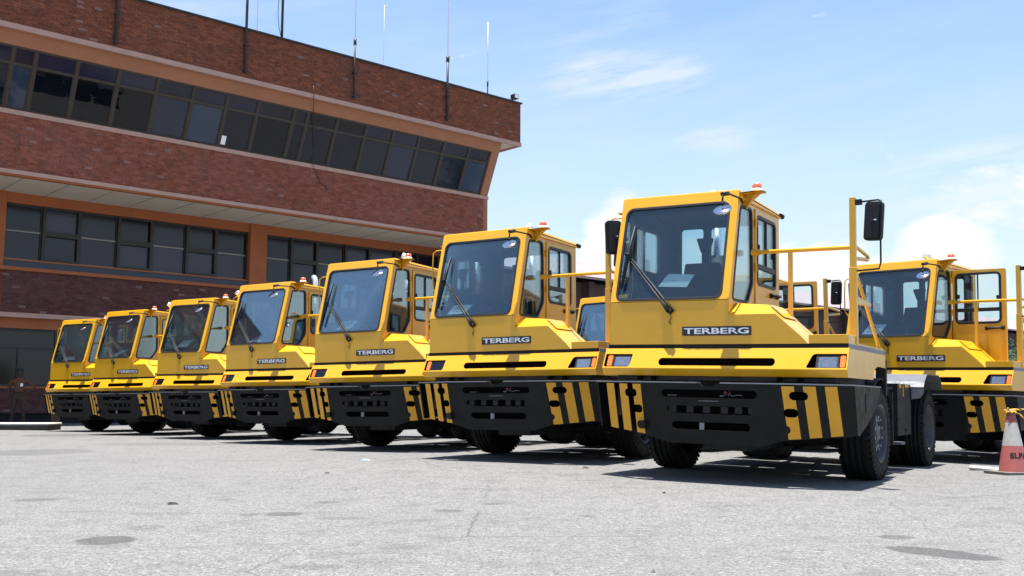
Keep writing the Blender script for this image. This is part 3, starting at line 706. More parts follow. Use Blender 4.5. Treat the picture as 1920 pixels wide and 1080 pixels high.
    wing_mirror(1.437, 2.522, 1, [(1.27,.35,2.737),(1.46,.30,2.737),(1.495,.27,2.72),(1.50,.25,2.66),(1.492,.24,2.36),(1.485,.27,2.13),(1.46,.31,2.075),(1.23,.36,2.068)], ((1.222,.325,2.712),(1.30,.375,2.762)))
    wing_mirror(-1.31, 2.53, -1, [(-1.20,.36,2.76),(-1.35,.33,2.755),(-1.385,.31,2.72),(-1.39,.30,2.5),(-1.388,.31,2.24),(-1.35,.33,2.17),(-1.20,.36,2.15)], None)
    b = MB(Yp); b.box((-1.31,.36,2.81),(-1.213,.44,2.822)); b.build('bracket', T)
    # ---- beacon
    b = MB(Yp); b.raw([(.06,.36,2.935),(.06,.62,2.935),(.20,.58,2.955),(.30,.56,2.955),(.30,.44,2.955),(.20,.42,2.955)], [(0,5,4,3,2,1)]); b.raw([(.06,.36,2.925),(.06,.62,2.925),(.20,.58,2.945),(.30,.56,2.945),(.30,.44,2.945),(.20,.42,2.945)], [(0,1,2,3,4,5)])
    b.raw([(.09,.50,2.80),(.28,.50,2.95),(.09,.50,2.94),(.09,.508,2.80),(.28,.508,2.95),(.09,.508,2.94)], [(0,1,2),(5,4,3),(0,3,4,1)]); b.tube([(.10,.50,2.79),(.20,.50,2.94)], .014, 6)
    bk = b.build('beacon_bracket', T, .002, 1)
    b = MB('beacon_orange','beacon_white'); b.lathe([(.0,.0),(.062,.0),(.062,.022),(.05,.03),(.035,.035),(0,.035)], 20, 1, Matrix.Translation((.215,.50,2.957))@Matrix.Rotation(R(-90),4,'Y'))
    b.lathe([(.046,.033),(.048,.045),(.047,.070),(.040,.084),(0,.088)], 20, 0, Matrix.Translation((.215,.50,2.957))@Matrix.Rotation(R(-90),4,'Y')); b.build('beacon', bk)
    # ---- exhaust stack
    b = MB('exhaust_metal','frame_black'); b.tube([(-.72,1.86,1.3),(-.72,1.86,3.04)], .053, 18); b.tube([(-.72,1.86,1.1),(-.72,1.86,2.5)], .09, 18, 1); ex = b.build('exhaust_stack', T)
    b = MB('exhaust_metal'); b.tube([(0,0,0),(-.002,0,.09),(-.015,0,.16),(-.05,0,.215),(-.105,0,.245)], .056, 18); b.build('exhaust_tip', ex).location = (-.72,1.86,3.02)
    # ---- railing
    b = MB(Yp)
    b.box((1.186,.32,1.352),(1.242,.376,2.785)); b.box((1.180,.314,1.352),(1.248,.382,2.10))
    b.tube([(.125,.60,2.335),(.22,.60,2.338)], .034, 12); b.tube([(.12,.60,2.335),(.62,.52,2.325),(1.20,.36,2.300)], .021, 12)
    b.tube([(.55,.535,2.325),(.55,.535,1.36)], .0205, 4, square=True)
    b.tube([(1.214,.37,2.325),(1.214,.95,2.290),(1.214,.985,2.270),(1.214,.95,2.250),(1.214,.37,2.195)], .019, 10)
    b.tube([(1.225,.40,2.06),(1.225,1.40,1.36)], .017, 10)
    b.raw([(1.20,.37,1.80),(1.20,.98,1.80),(1.20,.98,1.775),(1.20,.37,1.75),(1.24,.37,1.83),(1.24,.98,1.80),(1.24,.98,1.775),(1.24,.37,1.75)], [(0,1,2,3),(7,6,5,4),(0,4,5,1),(1,5,6,2),(2,6,7,3),(3,7,4,0)])
    b.build('handrail', T, .004, 2)
    return T, door
def kids(o): return [c for c in bpy.data.objects if c.parent == o]
def copy_tree(o, parent=None):
    c = o.copy(); COL.objects.link(c); c.parent = parent
    for ch in kids(o): copy_tree(ch, c)
    return c
TRUCK, DOOR = make_truck()
# ---------------------------------------------------------------- the ten trucks
LAB = ['largest yellow truck at the front right, nearest the camera, its side wheels in full view',
 'second nearest yellow truck of the diagonal row, directly left of the largest one',
 'third yellow truck from the front of the row, its door and railing part hidden',
 'fourth yellow truck from the front of the row, under the orange column',
 'fifth yellow truck from the front of the row, third from the far left end',
 'second yellow truck from the far left end of the row',
 'farthest yellow truck at the far left end of the row, beside the person in uniform',
 'yellow truck with its door swung open at the right edge, behind the traffic cone',
 'yellow truck with an open door, half hidden behind the railing of the largest truck',
 'yellow truck mostly hidden in the gap between the two nearest trucks of the row']
trucks = []
for i, (x, y, a, zo, rx, ry) in enumerate(POSES):
    t = TRUCK if i == 0 else copy_tree(TRUCK)
    c, s = math.cos(a), math.sin(a)
    L = Matrix(((1,0,-ry),(0,1,-rx),(ry,rx,1))).to_4x4(); Mx = Matrix.Translation((x,y,zo))@Matrix.Rotation(a,4,'Z')@L
    t.location = (x,y,zo); t.rotation_euler = Mx.to_quaternion().to_euler()
    tag(t, LAB[i], 'truck', 'yellow terminal tractors parked in the yard'); trucks.append(t)
    for ch in kids(t):
        if i and ch.name.startswith('mirror_bracket'):
            for k in kids(ch):
                if k.get('side') == -1: k.location = (-.01,.24,0)
        if ch.name.startswith('exhaust'):
            for k in kids(ch): k.rotation_euler = (0,0,R([60,80,30,-25,75,60,60,60,60,60][i]))
    if i in (7,8):
        for ch in kids(t):
            if ch.name.startswith('door') and 'handle' not in ch.name: ch.rotation_euler = (0,0,R(-88 if i == 7 else -84))

# ---------------------------------------------------------------- office building: local x along the facade, y into it, z up
PHI = .83534; TH = math.pi/2-PHI
BE = Vector((math.sin(PHI), math.cos(PHI), 0)); BN = Vector((math.cos(PHI), -math.sin(PHI), 0))
def bpt(s, D, z=0): return BE*s - BN*D + Vector((0,0,z))
D1, D2, D3 = 33.91, 32.78, 36.8
BX = Vector((0,0,0)); B0 = (9.0, D3)           # origin of the building empty in facade coordinates
office = empty('office_building', bpt(B0[0], B0[1], 0), TH)
tag(office, 'long red brick office block with overhanging upper storeys and ribbon windows', 'building')
S0, S1 = -14.0, 29.17
def bb(b, s0, s1, d0, d1, z0, z1, mi=0): b.box((s0-B0[0], d0-B0[1], z0), (s1-B0[0], d1-B0[1], z1), mi); return b
bb(MB('brick_parapet'), S0, 30.17, D2+.03, D2+.30, 12.42, 14.22).build('parapet', office)
b = MB('brick_parapet'); bb(b, 29.90, 30.17, D2+.30, D2+13, 12.42, 14.22); b.build('parapet', office)
bb(MB('render_peach','antenna_dark'), S0, 30.24, D2-.03, D2+.36, 14.22, 14.285, 1).build('coping', office)
b = MB('trim_pale'); bb(b, S0, 30.21, D2, D2+.12, 12.25, 12.42); bb(b, 30.09, 30.21, D2+.12, D2+13, 12.25, 12.42); b.build('parapet_trim', office)
bb(MB('soffit_white'), S0, 30.09, D2+.12, D2+13, 12.30, 12.40).build('roof_soffit', office)
# leaning window band of the upper storey
DW = 33.13; ZT0, ZT1 = 10.0, 11.84
def lean(z): return D1 + (DW-D1)*(z-ZT0)/(ZT1-ZT0)
b = MB('render_peach'); 
def slab(b, s0, s1, z0, z1, off=0.0, t=.2, mi=0):    # a slab on the leaning plane
    vs = [(s-B0[0], lean(z)+o-B0[1], z) for (s,z) in ((s0,z0),(s1,z0),(s1,z1),(s0,z1)) for o in (off, off+t)]
    b.raw(vs, [(0,2,4,6),(1,7,5,3),(0,1,3,2),(2,3,5,4),(4,5,7,6),(6,7,1,0)], mi); return b
slab(b, S0, 29.17, 11.84, 12.30, 0, .3); slab(b, 28.76, 29.17, 10.0, 11.84, 0, .3)
b.raw([(29.17-B0[0],D1-B0[1],10.0),(29.17-B0[0],DW-B0[1],12.3),(29.17-B0[0],DW+12-B0[1],12.3),(29.17-B0[0],D1+12-B0[1],10.0)], [(0,1,2,3)])
b.build('render_band', office)
bb(MB('trim_pale'), S0, 29.20, D1-.04, D1+.16, 9.84, 9.99).build('sill', office)
b = MB('brick_wall'); bb(b, S0, 28.93, D1, D1+.25, 8.06, 9.84); b.build('upper_wall', office)
b = MB('render_peach'); bb(b, 28.93, 29.17, D1-.01, D1+.25, 7.90, 9.84); bb(b, 28.95, 29.17, D1+.25, D1+12, 3.0, 9.99); b.build('pier', office)
b = MB('trim_pale','render_orange'); bb(b, S0, 28.93, D1-.04, D1+.25, 7.93, 8.06); bb(b, S0, 28.93, D1+.0, D1+.22, 7.87, 7.93, 1); b.build('lower_trim', office)
b = MB('soffit_white','ink'); bb(b, S0, 28.93, D1+.22, D3+.1, 7.90, 8.0)
for k in range(30): bb(b, -12+k*1.45, -12+k*1.45+.02, D1+.24, D3, 7.894, 7.90, 1)
b.build('soffit', office)
for k in range(-2, 4):
    if k == 0 or k == 1 or k == 2 or k < 0 or k == 3:
        s = 9.24 + k*9.83
        if s > 28: continue
        bb(MB('render_orange'), s, s+.73, D3-.12, D3+.3, 3.5, 7.93).build('column', office)
b = MB('render_orange'); 
for k in range(-2, 3):
    s = 9.97 + k*9.83; bb(b, s, min(s+9.10, 28.9), D3-.02, D3+.3, 7.54, 7.93)
b.build('lintel', office)
b = MB('slate_sill','render_orange')
for k in range(-2, 3):
    s = 9.97 + k*9.83; e_ = min(s+9.10, 28.9)
    b.raw([(s-B0[0],-.16,5.32),(e_-B0[0],-.16,5.32),(e_-B0[0],.0,5.56),(s-B0[0],.0,5.56),(s-B0[0],.25,5.32),(e_-B0[0],.25,5.32),(e_-B0[0],.25,5.56),(s-B0[0],.25,5.56)], [(0,1,2,3),(4,7,6,5),(0,4,5,1),(1,5,6,2),(2,6,7,3),(3,7,4,0)])
    bb(b, s, e_, D3-.03, D3+.3, 5.56, 5.61, 1)
bb(b, S0, 28.95, D3-.20, D3+.3, 5.20, 5.32, 1); b.build('lower_sill', office)
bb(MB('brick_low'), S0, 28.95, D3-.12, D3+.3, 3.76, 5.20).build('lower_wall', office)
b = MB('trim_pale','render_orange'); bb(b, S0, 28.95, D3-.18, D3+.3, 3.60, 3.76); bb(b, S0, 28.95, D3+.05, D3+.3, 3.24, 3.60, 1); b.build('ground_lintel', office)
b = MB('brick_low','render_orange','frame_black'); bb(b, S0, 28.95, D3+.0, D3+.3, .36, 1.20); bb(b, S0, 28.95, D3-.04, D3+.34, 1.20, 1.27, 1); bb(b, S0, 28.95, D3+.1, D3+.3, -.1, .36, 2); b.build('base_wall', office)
# rooms behind the glass, back and side walls
b = MB('room_dark'); bb(b, S0, 28.9, D3+.55, D3+.6, 0, 7.9); bb(b, S0, 28.9, D1+1.3, D1+1.35, 8.0, 12.2); bb(b, S0, 28.9, D1+.3, D3+.6, 9.84, 9.9); bb(b, S0, 28.9, D3+.0, D3+.6, 5.18, 5.2)
bb(b, S0, 28.9, D1+12, D1+12.2, 0, 12.3); bb(b, S0, S0+.2, D1+.3, D1+12, 0, 12.3); b.build('core', office)
bb(MB('roof_mauve'), S0, 29.9, D2+.3, D2+12.9, 12.45, 12.6).build('roof', office)
# upper windows: mullion positions read from left to right
mull = [8.97-1.31*k for k in range(17,0,-1)]+[8.97,9.64,10.93,12.28,13.62,14.92,16.20,17.43,18.93,19.51,20.82,22.19,23.50,24.81,26.14,27.53,28.74]
for i in range(len(mull)-1):
    a, c = mull[i], mull[i+1]
    if a < -6: continue
    b = MB('window_frame_brown'); fw = .05; zt = 11.33
    slab(b, a-.045, a+.045, 10.0, 11.84, .02, .10); slab(b, a+.045, c-.045, 10.0, 10.07, .03, .08); slab(b, a+.045, c-.045, 11.78, 11.84, .03, .08); slab(b, a+.045, c-.045, zt-.045, zt+.045, .025, .09)
    for (s0,s1,z0,z1) in ((a+.045,a+.085,10.07,11.285),(c-.085,c-.045,10.07,11.285),(a+.045,a+.075,11.375,11.78),(c-.075,c-.045,11.375,11.78)): slab(b, s0, s1, z0, z1, .04, .06)
    f = b.build('upper_window', office)
    p = slab(MB('pane_blue' if (a > 22 or 13 < a < 16 or 8.9 < a < 9.3) else 'pane_upper'), a+.08, c-.08, 10.06, 11.29, .07, .012).build('pane', f)
    p = slab(MB('pane_transom'), a+.07, c-.07, 11.37, 11.79, .07, .012).build('transom_pane', f)
# storey below: framed pairs alternate with fixed lights
low = [-9.85,-8.5,-7.2,-5.9,-4.6,-3.3,-2.0,-.75] + [.1,1.4,2.7,4.0,5.3,6.6,7.9,9.2] + [9.97,11.22,12.52,13.84,15.16,16.46,17.74,19.05] + [19.80,20.99,22.30,23.62,24.94,26.25,27.55,28.85]
for g in range(4):
    q = low[g*8:g*8+8]
    for i in range(7):
        a, c = q[i], q[i+1]
        if a < -5: continue
        b = MB('window_frame_dark','transom_metal')
        heavy = (i%2 == 1)
        fw = .105 if heavy else .05; dd = -.06 if heavy else .02
        zb, zt = 5.61, 7.54
        def fr(s0,s1,z0,z1,m=0,d=dd,t=.08): bb(b, s0, s1, D3+.10+d, D3+.10+d+t, z0, z1, m)
        fr(a+.002,a+fw,zb,zt); fr(c-fw,c-.002,zb,zt); fr(a+fw,c-fw,zt-.08,zt)
        if heavy: fr(a+fw,c-fw,zb,zb+.10); fr(a+fw,c-fw,6.50,6.68)
        else: fr(a+fw,c-fw,zb,zb+.03,1); fr(a+fw,c-fw,6.57,6.62,1)
        f = b.build('lower_window', office)
        bb(MB('pane_lower'), a+fw-.01, c-fw+.01, D3+.17, D3+.18, zb+.02, 6.60).build('pane', f); bb(MB('pane_lower'), a+fw-.01, c-fw+.01, D3+.17, D3+.18, 6.60, zt-.07).build('pane', f)
for k in range(14):
    a = -4.6 + k*2.35; c = a+2.35
    b = MB('window_frame_dark')
    for (s0,s1,z0,z1) in ((a,a+.07,1.27,3.24),(a+.07,c,1.27,1.35),(a+.07,c,3.16,3.24),(a+.07,c,2.55,2.61),(a+1.15,a+1.20,1.35,2.55)): bb(b, s0, s1, D3+.12, D3+.20, z0, z1)
    f = b.build('ground_window', office); bb(MB('pane_ground'), a+.05, c, D3+.165, D3+.175, 1.3, 3.2).build('pane', f)
# a paper notice stuck inside the glass
nb = MB('paper_white'); slab(nb, 0, .20, 10.12, 10.42, .05, .004); nt = nb.build('paper_notice', office)
P_ = None
# ---- masts and roof gear
def along(px, D=D2):
    r = ray(px, 150); t = -D/(BN.x*r.x+BN.y*r.y); return (r.x*t)*BE.x+(r.y*t)*BE.y
nt.location = (along(421, D1)-.1, 0, 0)
def mast(name, s, z0, z1, zt, label, r0=.05, r1=.014, d=-.06, mats=('antenna_dark','antenna_pale'), br=True):
    o = empty(name, bpt(s, D2+d, z0), TH); tag(o, label, 'antenna', 'antennas along the office roof edge')
    MB(mats[0]).tube([(0,0,0),(0,0,z1-z0)], r0, 8).build('pole', o)
    if zt > z1: 
        b = MB(mats[1]); b.tube([(0,0,z1-z0),(0,0,zt-z0)], r1, 6, radii=[r1,r1*.6]); b.build('whip', o)
        b = MB(mats[0]); b.tube([(0,0,z1-z0-.25),(0,0,z1-z0+.02)], r0*1.5, 8); b.build('clamp', o)
    if br:
        b = MB(mats[0]); 
        for z in (.05, 1.0): b.box((-.07,-.07,z),(.07,.06,z+.07))
        b.build('wall_bracket', o)
    return o
mast('antenna', 11.92, 12.50, 17.5, 17.5, 'dark pole clamped to the parapet at the far left of the roofline', .055)
mast('antenna', 16.57, 12.58, 17.6, 17.6, 'dark pole clamped to the parapet above the paper notice in the window', .05)
mast('antenna', 21.22, 12.60, 15.0, 20.5, 'pole with a pale whip rising from a dark foot near the middle of the parapet', .04, .02)
mast('antenna', 25.88, 12.62, 15.4, 21.0, 'tallest pole near the right end, dark below and grey above a clamp', .05, .022)
mast('antenna', 28.26, 14.24, 14.9, 17.6, 'short white whip on the roof edge nearest the building corner', .025, .018, .10, ('antenna_dark','antenna_pale'), False)
m_ = mast('antenna', 18.12, 14.24, 19.0, 19.0, 'thick dark mast standing on the roof with a loose cable beside it', .05, .03, .15, br=False)
b = MB('antenna_dark'); b.tube([(-.03,0,.1),(-.14,0,.5),(-.19,0,1.0),(-.17,0,1.5),(-.10,0,2.1),(-.16,0,3.0)], .012, 5); b.build('cable', m_)
mast('antenna', 17.28, 14.24, 14.5, 18.5, 'thin pinkish whip standing on the roof left of the thick dark mast', .02, .014, .5, br=False)
mast('antenna', 23.18, 14.24, 14.6, 17.2, 'faint thin white whip between the pale whip pole and the tallest pole', .015, .009, .8, ('antenna_pale','antenna_pale'), False)
fl = empty('floodlight', bpt(29.75, D2+.1, 14.285), TH); tag(fl, 'small black floodlight on the corner of the roof parapet', 'light')
b = MB('plastic_black'); b.box((-.02,-.02,0),(.02,.02,.14)); b.box((-.22,-.02,.03),(.0,.02,.06)); b.build('stand', fl)
b = MB('plastic_black','lamp_reflector'); b.box((-.02,-.16,.12),(.24,.12,.32)); b.box((.0,-.165,.14),(.22,-.16,.30),1); b.build('lamp_head', fl, .02)
cb = MB('antenna_dark'); 
def fp(px, py, D):
    r = ray(px, py); t = -D/(BN.x*r.x+BN.y*r.y); return r*t+Vector((0,0,CAM_H))
cb.tube([fp(588,160,D2-.05),fp(588.5,182,D2-.05),fp(588,206,DW-.06),fp(588,290,D1-.08),fp(587,311,D1-.09),fp(591,322,D1-.06),fp(597,334,D1-.05),fp(602,344,D1-.05),fp(608,348,D1-.05),fp(612,347,D1-.04),fp(613,357,D1-.04)], .012, 5)
tag(cb.build('cable'), 'thin black cable hanging down the office front and curling over the brick band', 'cable')

# ---------------------------------------------------------------- long low shed beyond, running on from the office
sh = empty('warehouse', bpt(34, 42, 0), TH); tag(sh, 'long low building with a mauve sloping roof seen in the gaps behind the trucks', 'building')
def roofz(px, py, D): return fp(px, py, D).z
ze = fp(1080,522,42.0).z; zr = fp(1075,487,49.0).z
s_end = 128.0
b = MB('roof_mauve'); b.raw([(0,-1.2,ze),(s_end,-1.2,ze),(s_end,7,zr),(0,7,zr),(0,-1.2,ze-.15),(s_end,-1.2,ze-.15),(s_end,14,ze),(0,14,ze)], [(0,1,2,3),(3,2,6,7),(0,4,5,1)]); b.build('roof', sh)
b = MB('far_wall','far_trim'); b.box((0,.3,0),(s_end,13,ze-.15)); b.box((0,.0,ze*.62),(s_end,.3,ze*.66),1); b.box((0,.1,ze*.42),(s_end,.3,ze*.44),1)
for k in range(26): b.box((k*5,-.3,0),(k*5+.5,.3,ze-.15),0)
b.build('wall', sh)

# ---------------------------------------------------------------- far right: bushes, a hut and a low wooded rise
def leaf_cloud(b, c, rx, ry, rz, n, size, mi=0, seed=1):
    rnd = random.Random(seed)
    lob = [(Vector((rnd.uniform(-.6,.6)*rx, rnd.uniform(-.6,.6)*ry, rnd.uniform(-.35,.7)*rz)), rnd.uniform(.35,.6)) for _ in range(9)]
    for _ in range(n):
        l, k = rnd.choice(lob); v = Vector((rnd.gauss(0,1),rnd.gauss(0,1),rnd.gauss(0,1))).normalized()*(rnd.random()**.4)*k
        p = Vector(c)+l+Vector((v.x*rx, v.y*ry, v.z*rz))
        if p.z < 0: continue
        a = Vector((rnd.uniform(-1,1),rnd.uniform(-1,1),rnd.uniform(-1,1))).normalized(); q = a.orthogonal().normalized(); s = size*rnd.uniform(.6,1.4)
        b.raw([p-a*s, p+q*s*.5, p+a*s, p-q*s*.5], [(0,1,2,3)], mi)
def at(px, d): return Vector(((px-960)/FPX*d, d, 0))
for i, (px, d, w_, h, lab) in enumerate([(1898,44,1.5,2.7,'bright green bush seen between the open truck door and the railing post'),(1925,41,2.0,2.3,'bushy green shrub cut off by the right edge of the photo'),(1862,58,2.4,2.4,'green shrub partly hidden behind the open truck door')]):
    c = at(px, d); o = empty('shrub', c); tag(o, lab, 'bush', 'bushes at the far right')
    b = MB('foliage'); leaf_cloud(b, (0,0,h*.5), w_, w_, h*.6, 2600, .075, 0, 5+i); b.build('foliage', o, recalc=False)
    b = MB('bark')
    for k in range(5): a = k*1.3; b.tube([(0,0,-.1),(math.cos(a)*.2,math.sin(a)*.2,h*.4),(math.cos(a)*.6,math.sin(a)*.6,h*.75)], .03, 6, radii=[.05,.03,.012])
    b.build('stem', o)
hut = empty('hut', at(1925, 78), R(-12)); tag(hut, 'grey hut with a dark flat roof beyond the bushes at the right', 'building')
b = MB('hut_grey'); b.box((-4.2,0,0),(4,4,4.35)); b.build('wall', hut, .02)
b = MB('hut_roof'); b.box((-4.6,-.5,4.35),(4.4,4.4,4.62)); b.build('roof', hut); 
for x in (-3.0,-1.2,.8): b = MB('window_frame_dark'); b.box((x,-.03,1.6),(x+.9,.05,3.2)); b.build('window', hut)
tr = empty('tree', at(1897, 88)); tag(tr, 'dark round topped tree rising behind the grey hut', 'tree')
b = MB('foliage_dark'); leaf_cloud(b, (0,0,4.0), 2.6, 2.6, 2.3, 3200, .17, 0, 31); b.build('crown', tr, recalc=False)
b = MB('bark'); b.tube([(0,0,-.2),(.1,0,1.5),(.0,.1,3.2)], .2, 8, radii=[.26,.18,.1]); b.tube([(.05,0,2),(.8,.2,3.6)], .08, 6); b.tube([(.05,0,1.8),(-.8,-.2,3.4)], .08, 6); b.build('trunk', tr)

# ---------------------------------------------------------------- kerb island, board and person at the far left
k0 = gpt(92,806); k1 = gpt(-90,806)
dirk = (k1-k0).normalized(); ka = math.atan2(dirk.y, dirk.x)
ki = MB('concrete_kerb'); pl = rpoly([(0,0),(3.2,0),(3.2,1.5),(0,1.5)], .12, 4)
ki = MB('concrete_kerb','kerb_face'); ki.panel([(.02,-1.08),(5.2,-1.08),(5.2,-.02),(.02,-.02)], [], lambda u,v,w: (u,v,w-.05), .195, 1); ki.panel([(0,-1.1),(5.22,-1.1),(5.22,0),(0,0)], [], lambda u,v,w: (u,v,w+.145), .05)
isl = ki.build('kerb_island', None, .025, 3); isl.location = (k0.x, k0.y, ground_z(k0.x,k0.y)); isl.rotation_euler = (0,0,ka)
tag(isl, 'raised concrete kerb island with a worn pale rim at the far left', 'kerb')
bd = MB('board_brown'); bd.box((-.12,-.04,0),(.12,.04,.38)); bd.box((-.13,-.05,.38),(.13,.05,.41)); bd.box((-.02,.04,.0),(.02,.22,.03))
bo = bd.build('barrier_board', None, .006); g_ = gpt(103,801); bo.location = (g_.x, g_.y, ground_z(g_.x,g_.y)-.01); bo.rotation_euler = (0,0,R(20))
tag(bo, 'low brown board standing on the ground beside the farthest truck', 'board')

def skin(name, verts, edges, radii, mats, root=0, sub=2, parent=None):
    me = bpy.data.meshes.new(name); me.from_pydata(verts, edges, []); o = bpy.data.objects.new(name, me); COL.objects.link(o)
    md = o.modifiers.new('s','SKIN'); md.use_smooth_shade = True; sk = me.skin_vertices[0].data
    for i, r in enumerate(radii): sk[i].radius = (r if isinstance(r,tuple) else (r,r))
    sk[root].use_root = True
    s2 = o.modifiers.new('u','SUBSURF'); s2.levels = s2.render_levels = sub
    bpy.context.view_layer.update()
    m2 = bpy.data.meshes.new_from_object(o.evaluated_get(bpy.context.evaluated_depsgraph_get())); bpy.data.objects.remove(o)
    for m in mats: m2.materials.append(M[m])
    r_ = bpy.data.objects.new(name, m2); COL.objects.link(r_)
    if parent: r_.parent = parent
    return r_
pp = at(41, 32.2); pz = ground_z(pp.x,pp.y)
per = empty('person', (pp.x, pp.y, pz), R(16)); per.scale = (1.12,1.05,1.0)
tag(per, 'person in brown uniform standing with one hand on the hip at the far left', 'person')
V, Ed, Rd = [], [], []
def jt(p, r, par=None):
    V.append(p); Rd.append(r)
    if par is not None: Ed.append((par, len(V)-1))
    return len(V)-1
pel = jt((0,0,.95), (.155,.115)); wa = jt((0,0,1.10), (.135,.10), pel); chs = jt((0,.0,1.32), (.165,.115), wa); ns = jt((0,.01,1.47), (.085,.075), chs); nk = jt((0,0,1.53), .052, ns); hb = jt((0,-.015,1.60), (.068,.080), nk); ht = jt((0,-.01,1.70), (.072,.088), hb); jt((0,0,1.765), (.045,.06), ht)
for s in (-1,1):
    hp = jt((s*.10,0,.86), .098, pel); kn = jt((s*.13,-.02,.49), .066, hp); an = jt((s*.16,.02,.10), .046, kn); jt((s*.18,-.13,.045), (.042,.036), an)
sh1 = jt((-.19,0,1.42), .062, chs); el = jt((-.27,.03,1.14), .044, sh1); wr_ = jt((-.27,-.04,.90), .030, el); pm_ = jt((-.27,-.06,.83), (.034,.020), wr_)
for k, (dx, ln) in enumerate(((-.022,.065),(-.007,.078),(.009,.072),(.023,.055))):
    f1 = jt((-.27+dx*.3,-.06+dx,.79), .009, pm_); jt((-.268+dx*.3,-.068+dx,.79-ln), .007, f1)
t1 = jt((-.25,-.085,.81), .010, pm_); jt((-.245,-.10,.775), .008, t1)
sh2 = jt((.19,0,1.42), .062, chs); el2 = jt((.42,.05,1.20), .044, sh2); w2 = jt((.24,-.06,1.05), .030, el2); p2 = jt((.19,-.10,1.02), (.030,.022), w2)
for k, dz in enumerate((-.022,-.007,.009,.023)):
    f1 = jt((.155,-.118,1.015+dz), .009, p2); jt((.105,-.125,1.0+dz), .007, f1)
t2 = jt((.19,-.06,1.045), .010, p2); jt((.165,-.02,1.05), .008, t2)
body = skin('body', V, Ed, Rd, ['skin_dark','uniform_brown','trouser_brown','cloth_black'], 0, 2, per)
for p in body.data.polygons:
    c = p.center; p.use_smooth = True
    arm = abs(c.x) > .205 and c.z > .7
    if c.z > 1.50: p.material_index = 0
    elif arm and ((c.x < 0 and c.z < 1.20) or (c.x > 0 and c.z < 1.17 and c.y < .045)): p.material_index = 0
    elif c.y < -.085 and c.z > .95 and c.z < 1.08 and c.x > .09: p.material_index = 0
    elif c.z < .12: p.material_index = 3
    elif c.z < 1.02: p.material_index = 2
    else: p.material_index = 1
b = MB('cloth_black'); b.lathe([(.075,.0),(.092,.05),(.090,.10),(.06,.145),(0,.155)], 20, 0, Matrix.Translation((0,-.005,1.655))@Matrix.Rotation(R(-90),4,'Y')@Matrix.Scale(1.08,4,(0,1,0))); b.build('hair', per)
b = MB('cloth_black'); b.lathe([(.150,-.02),(.158,-.02),(.158,.02),(.150,.02)], 24, 0, Matrix.Translation((0,0,1.045))@Matrix.Scale(.76,4,(0,1,0))@Matrix.Rotation(R(-90),4,'Y')); b.build('belt', per)
b = MB('skin_dark'); b.tube([(0,-.085,1.675),(0,-.112,1.645),(0,-.098,1.635)], .013, 6, radii=[.007,.015,.011]); 
for s in (-1,1): b.tube([(s*.078,.01,1.63),(s*.084,.015,1.67)], .014, 6)
b.build('face_features', per)
b = MB('antenna_pale','plastic_black')
for s in (-1,1): b.lathe([(0,-.008),(.010,0),(0,.008)], 8, 0, Matrix.Translation((s*.030,-.086,1.675)))
b.build('eyes', per)
b = MB('emblem_red'); b.tube([(-.022,-.088,1.612),(0,-.095,1.610),(.022,-.088,1.612)], .006, 5); b.build('mouth', per)
b = MB('paper_white'); b.panel(rrect(.045,1.23,.115,1.33,.01), [], lambda u,v,w: (u,-.128+w,v), .006); b.build('name_badge', per)

# ---------------------------------------------------------------- traffic cone, rope, plank
cp = gpt(1901, 884); cz = ground_z(cp.x,cp.y)
cone = empty('traffic_cone', (cp.x,cp.y,cz), R(8)); tag(cone, 'faded red and white traffic cone with black letters at the right edge', 'cone')
pxm = FPX/cp.y
Hc = 118/pxm
MV = Matrix.Rotation(R(-90),4,'Y')
b = MB('cone_base'); b.panel(rrect(-.24,-.24,.24,.24,.05), [], lambda u,v,w: (u,v,w), .03); b.build('cone_base', cone, .006)
b = MB('cone_red','cone_white'); h0, h1, h2 = .03, Hc*.44, Hc*.80
rr = lambda z: .165*(1-z/Hc)+.036*(z/Hc)
b.lathe([(rr(h0),h0),(rr(h1),h1)], 40, 0, MV); b.lathe([(rr(h1),h1),(rr(h2),h2)], 40, 1, MV); b.lathe([(rr(h2),h2),(rr(Hc),Hc),(.02,Hc+.004),(.018,Hc-.03)], 40, 0, MV)
cb_ = b.build('cone_body', cone)
tx = text_mesh("SLPA", 'lettering', .062, .215, 'plastic_black', cone, .002, .03)
zc = Hc*.25
for v in tx.data.vertices:
    z = zc+v.co.z; r = rr(z)+.002-v.co.y*.5; a = (v.co.x-.112)/rr(zc); v.co = Vector((r*math.sin(a), -r*math.cos(a), z))
def rope(pts, r, name, label, nseg=60):
    P = [Vector(p) for p in pts]; out = []
    n = len(P)
    for i in range(n-1):
        p0, p1, p2, p3 = P[max(i-1,0)], P[i], P[i+1], P[min(i+2,n-1)]
        for k in range(10):
            t = k/10; out.append(.5*((2*p1)+(-p0+p2)*t+(2*p0-5*p1+4*p2-p3)*t*t+(-p0+3*p1-3*p2+p3)*t**3))
    out.append(P[-1])
    b = MB('rope_yellow','rope_black')
    for ph, mi in ((0,0),(2.09,1),(4.19,0)):
        q = []
        for i, p in enumerate(out):
            d = (out[min(i+1,len(out)-1)]-out[max(i-1,0)]).normalized(); a = d.orthogonal().normalized(); c_ = d.cross(a); t = ph+i*.9
            q.append(p+(a*math.cos(t)+c_*math.sin(t))*r*.5)
        b.tube(q, r*.62, 5, mi)
    o = b.build(name); tag(o, label, 'rope'); return o
topc = Vector((cp.x,cp.y,cz+Hc))
rope([topc+Vector((.05*math.cos(t),.05*math.sin(t),-.045+.004*t)) for t in [k*.7 for k in range(14)]]+[topc+Vector((.12,-.02,.0)), topc+Vector((.32,-.05,-.045)), topc+Vector((.8,-.1,-.09)), topc+Vector((1.6,-.1,-.05))], .011, 'rope', 'yellow and black rope tied round the cone tip and running off to the right')
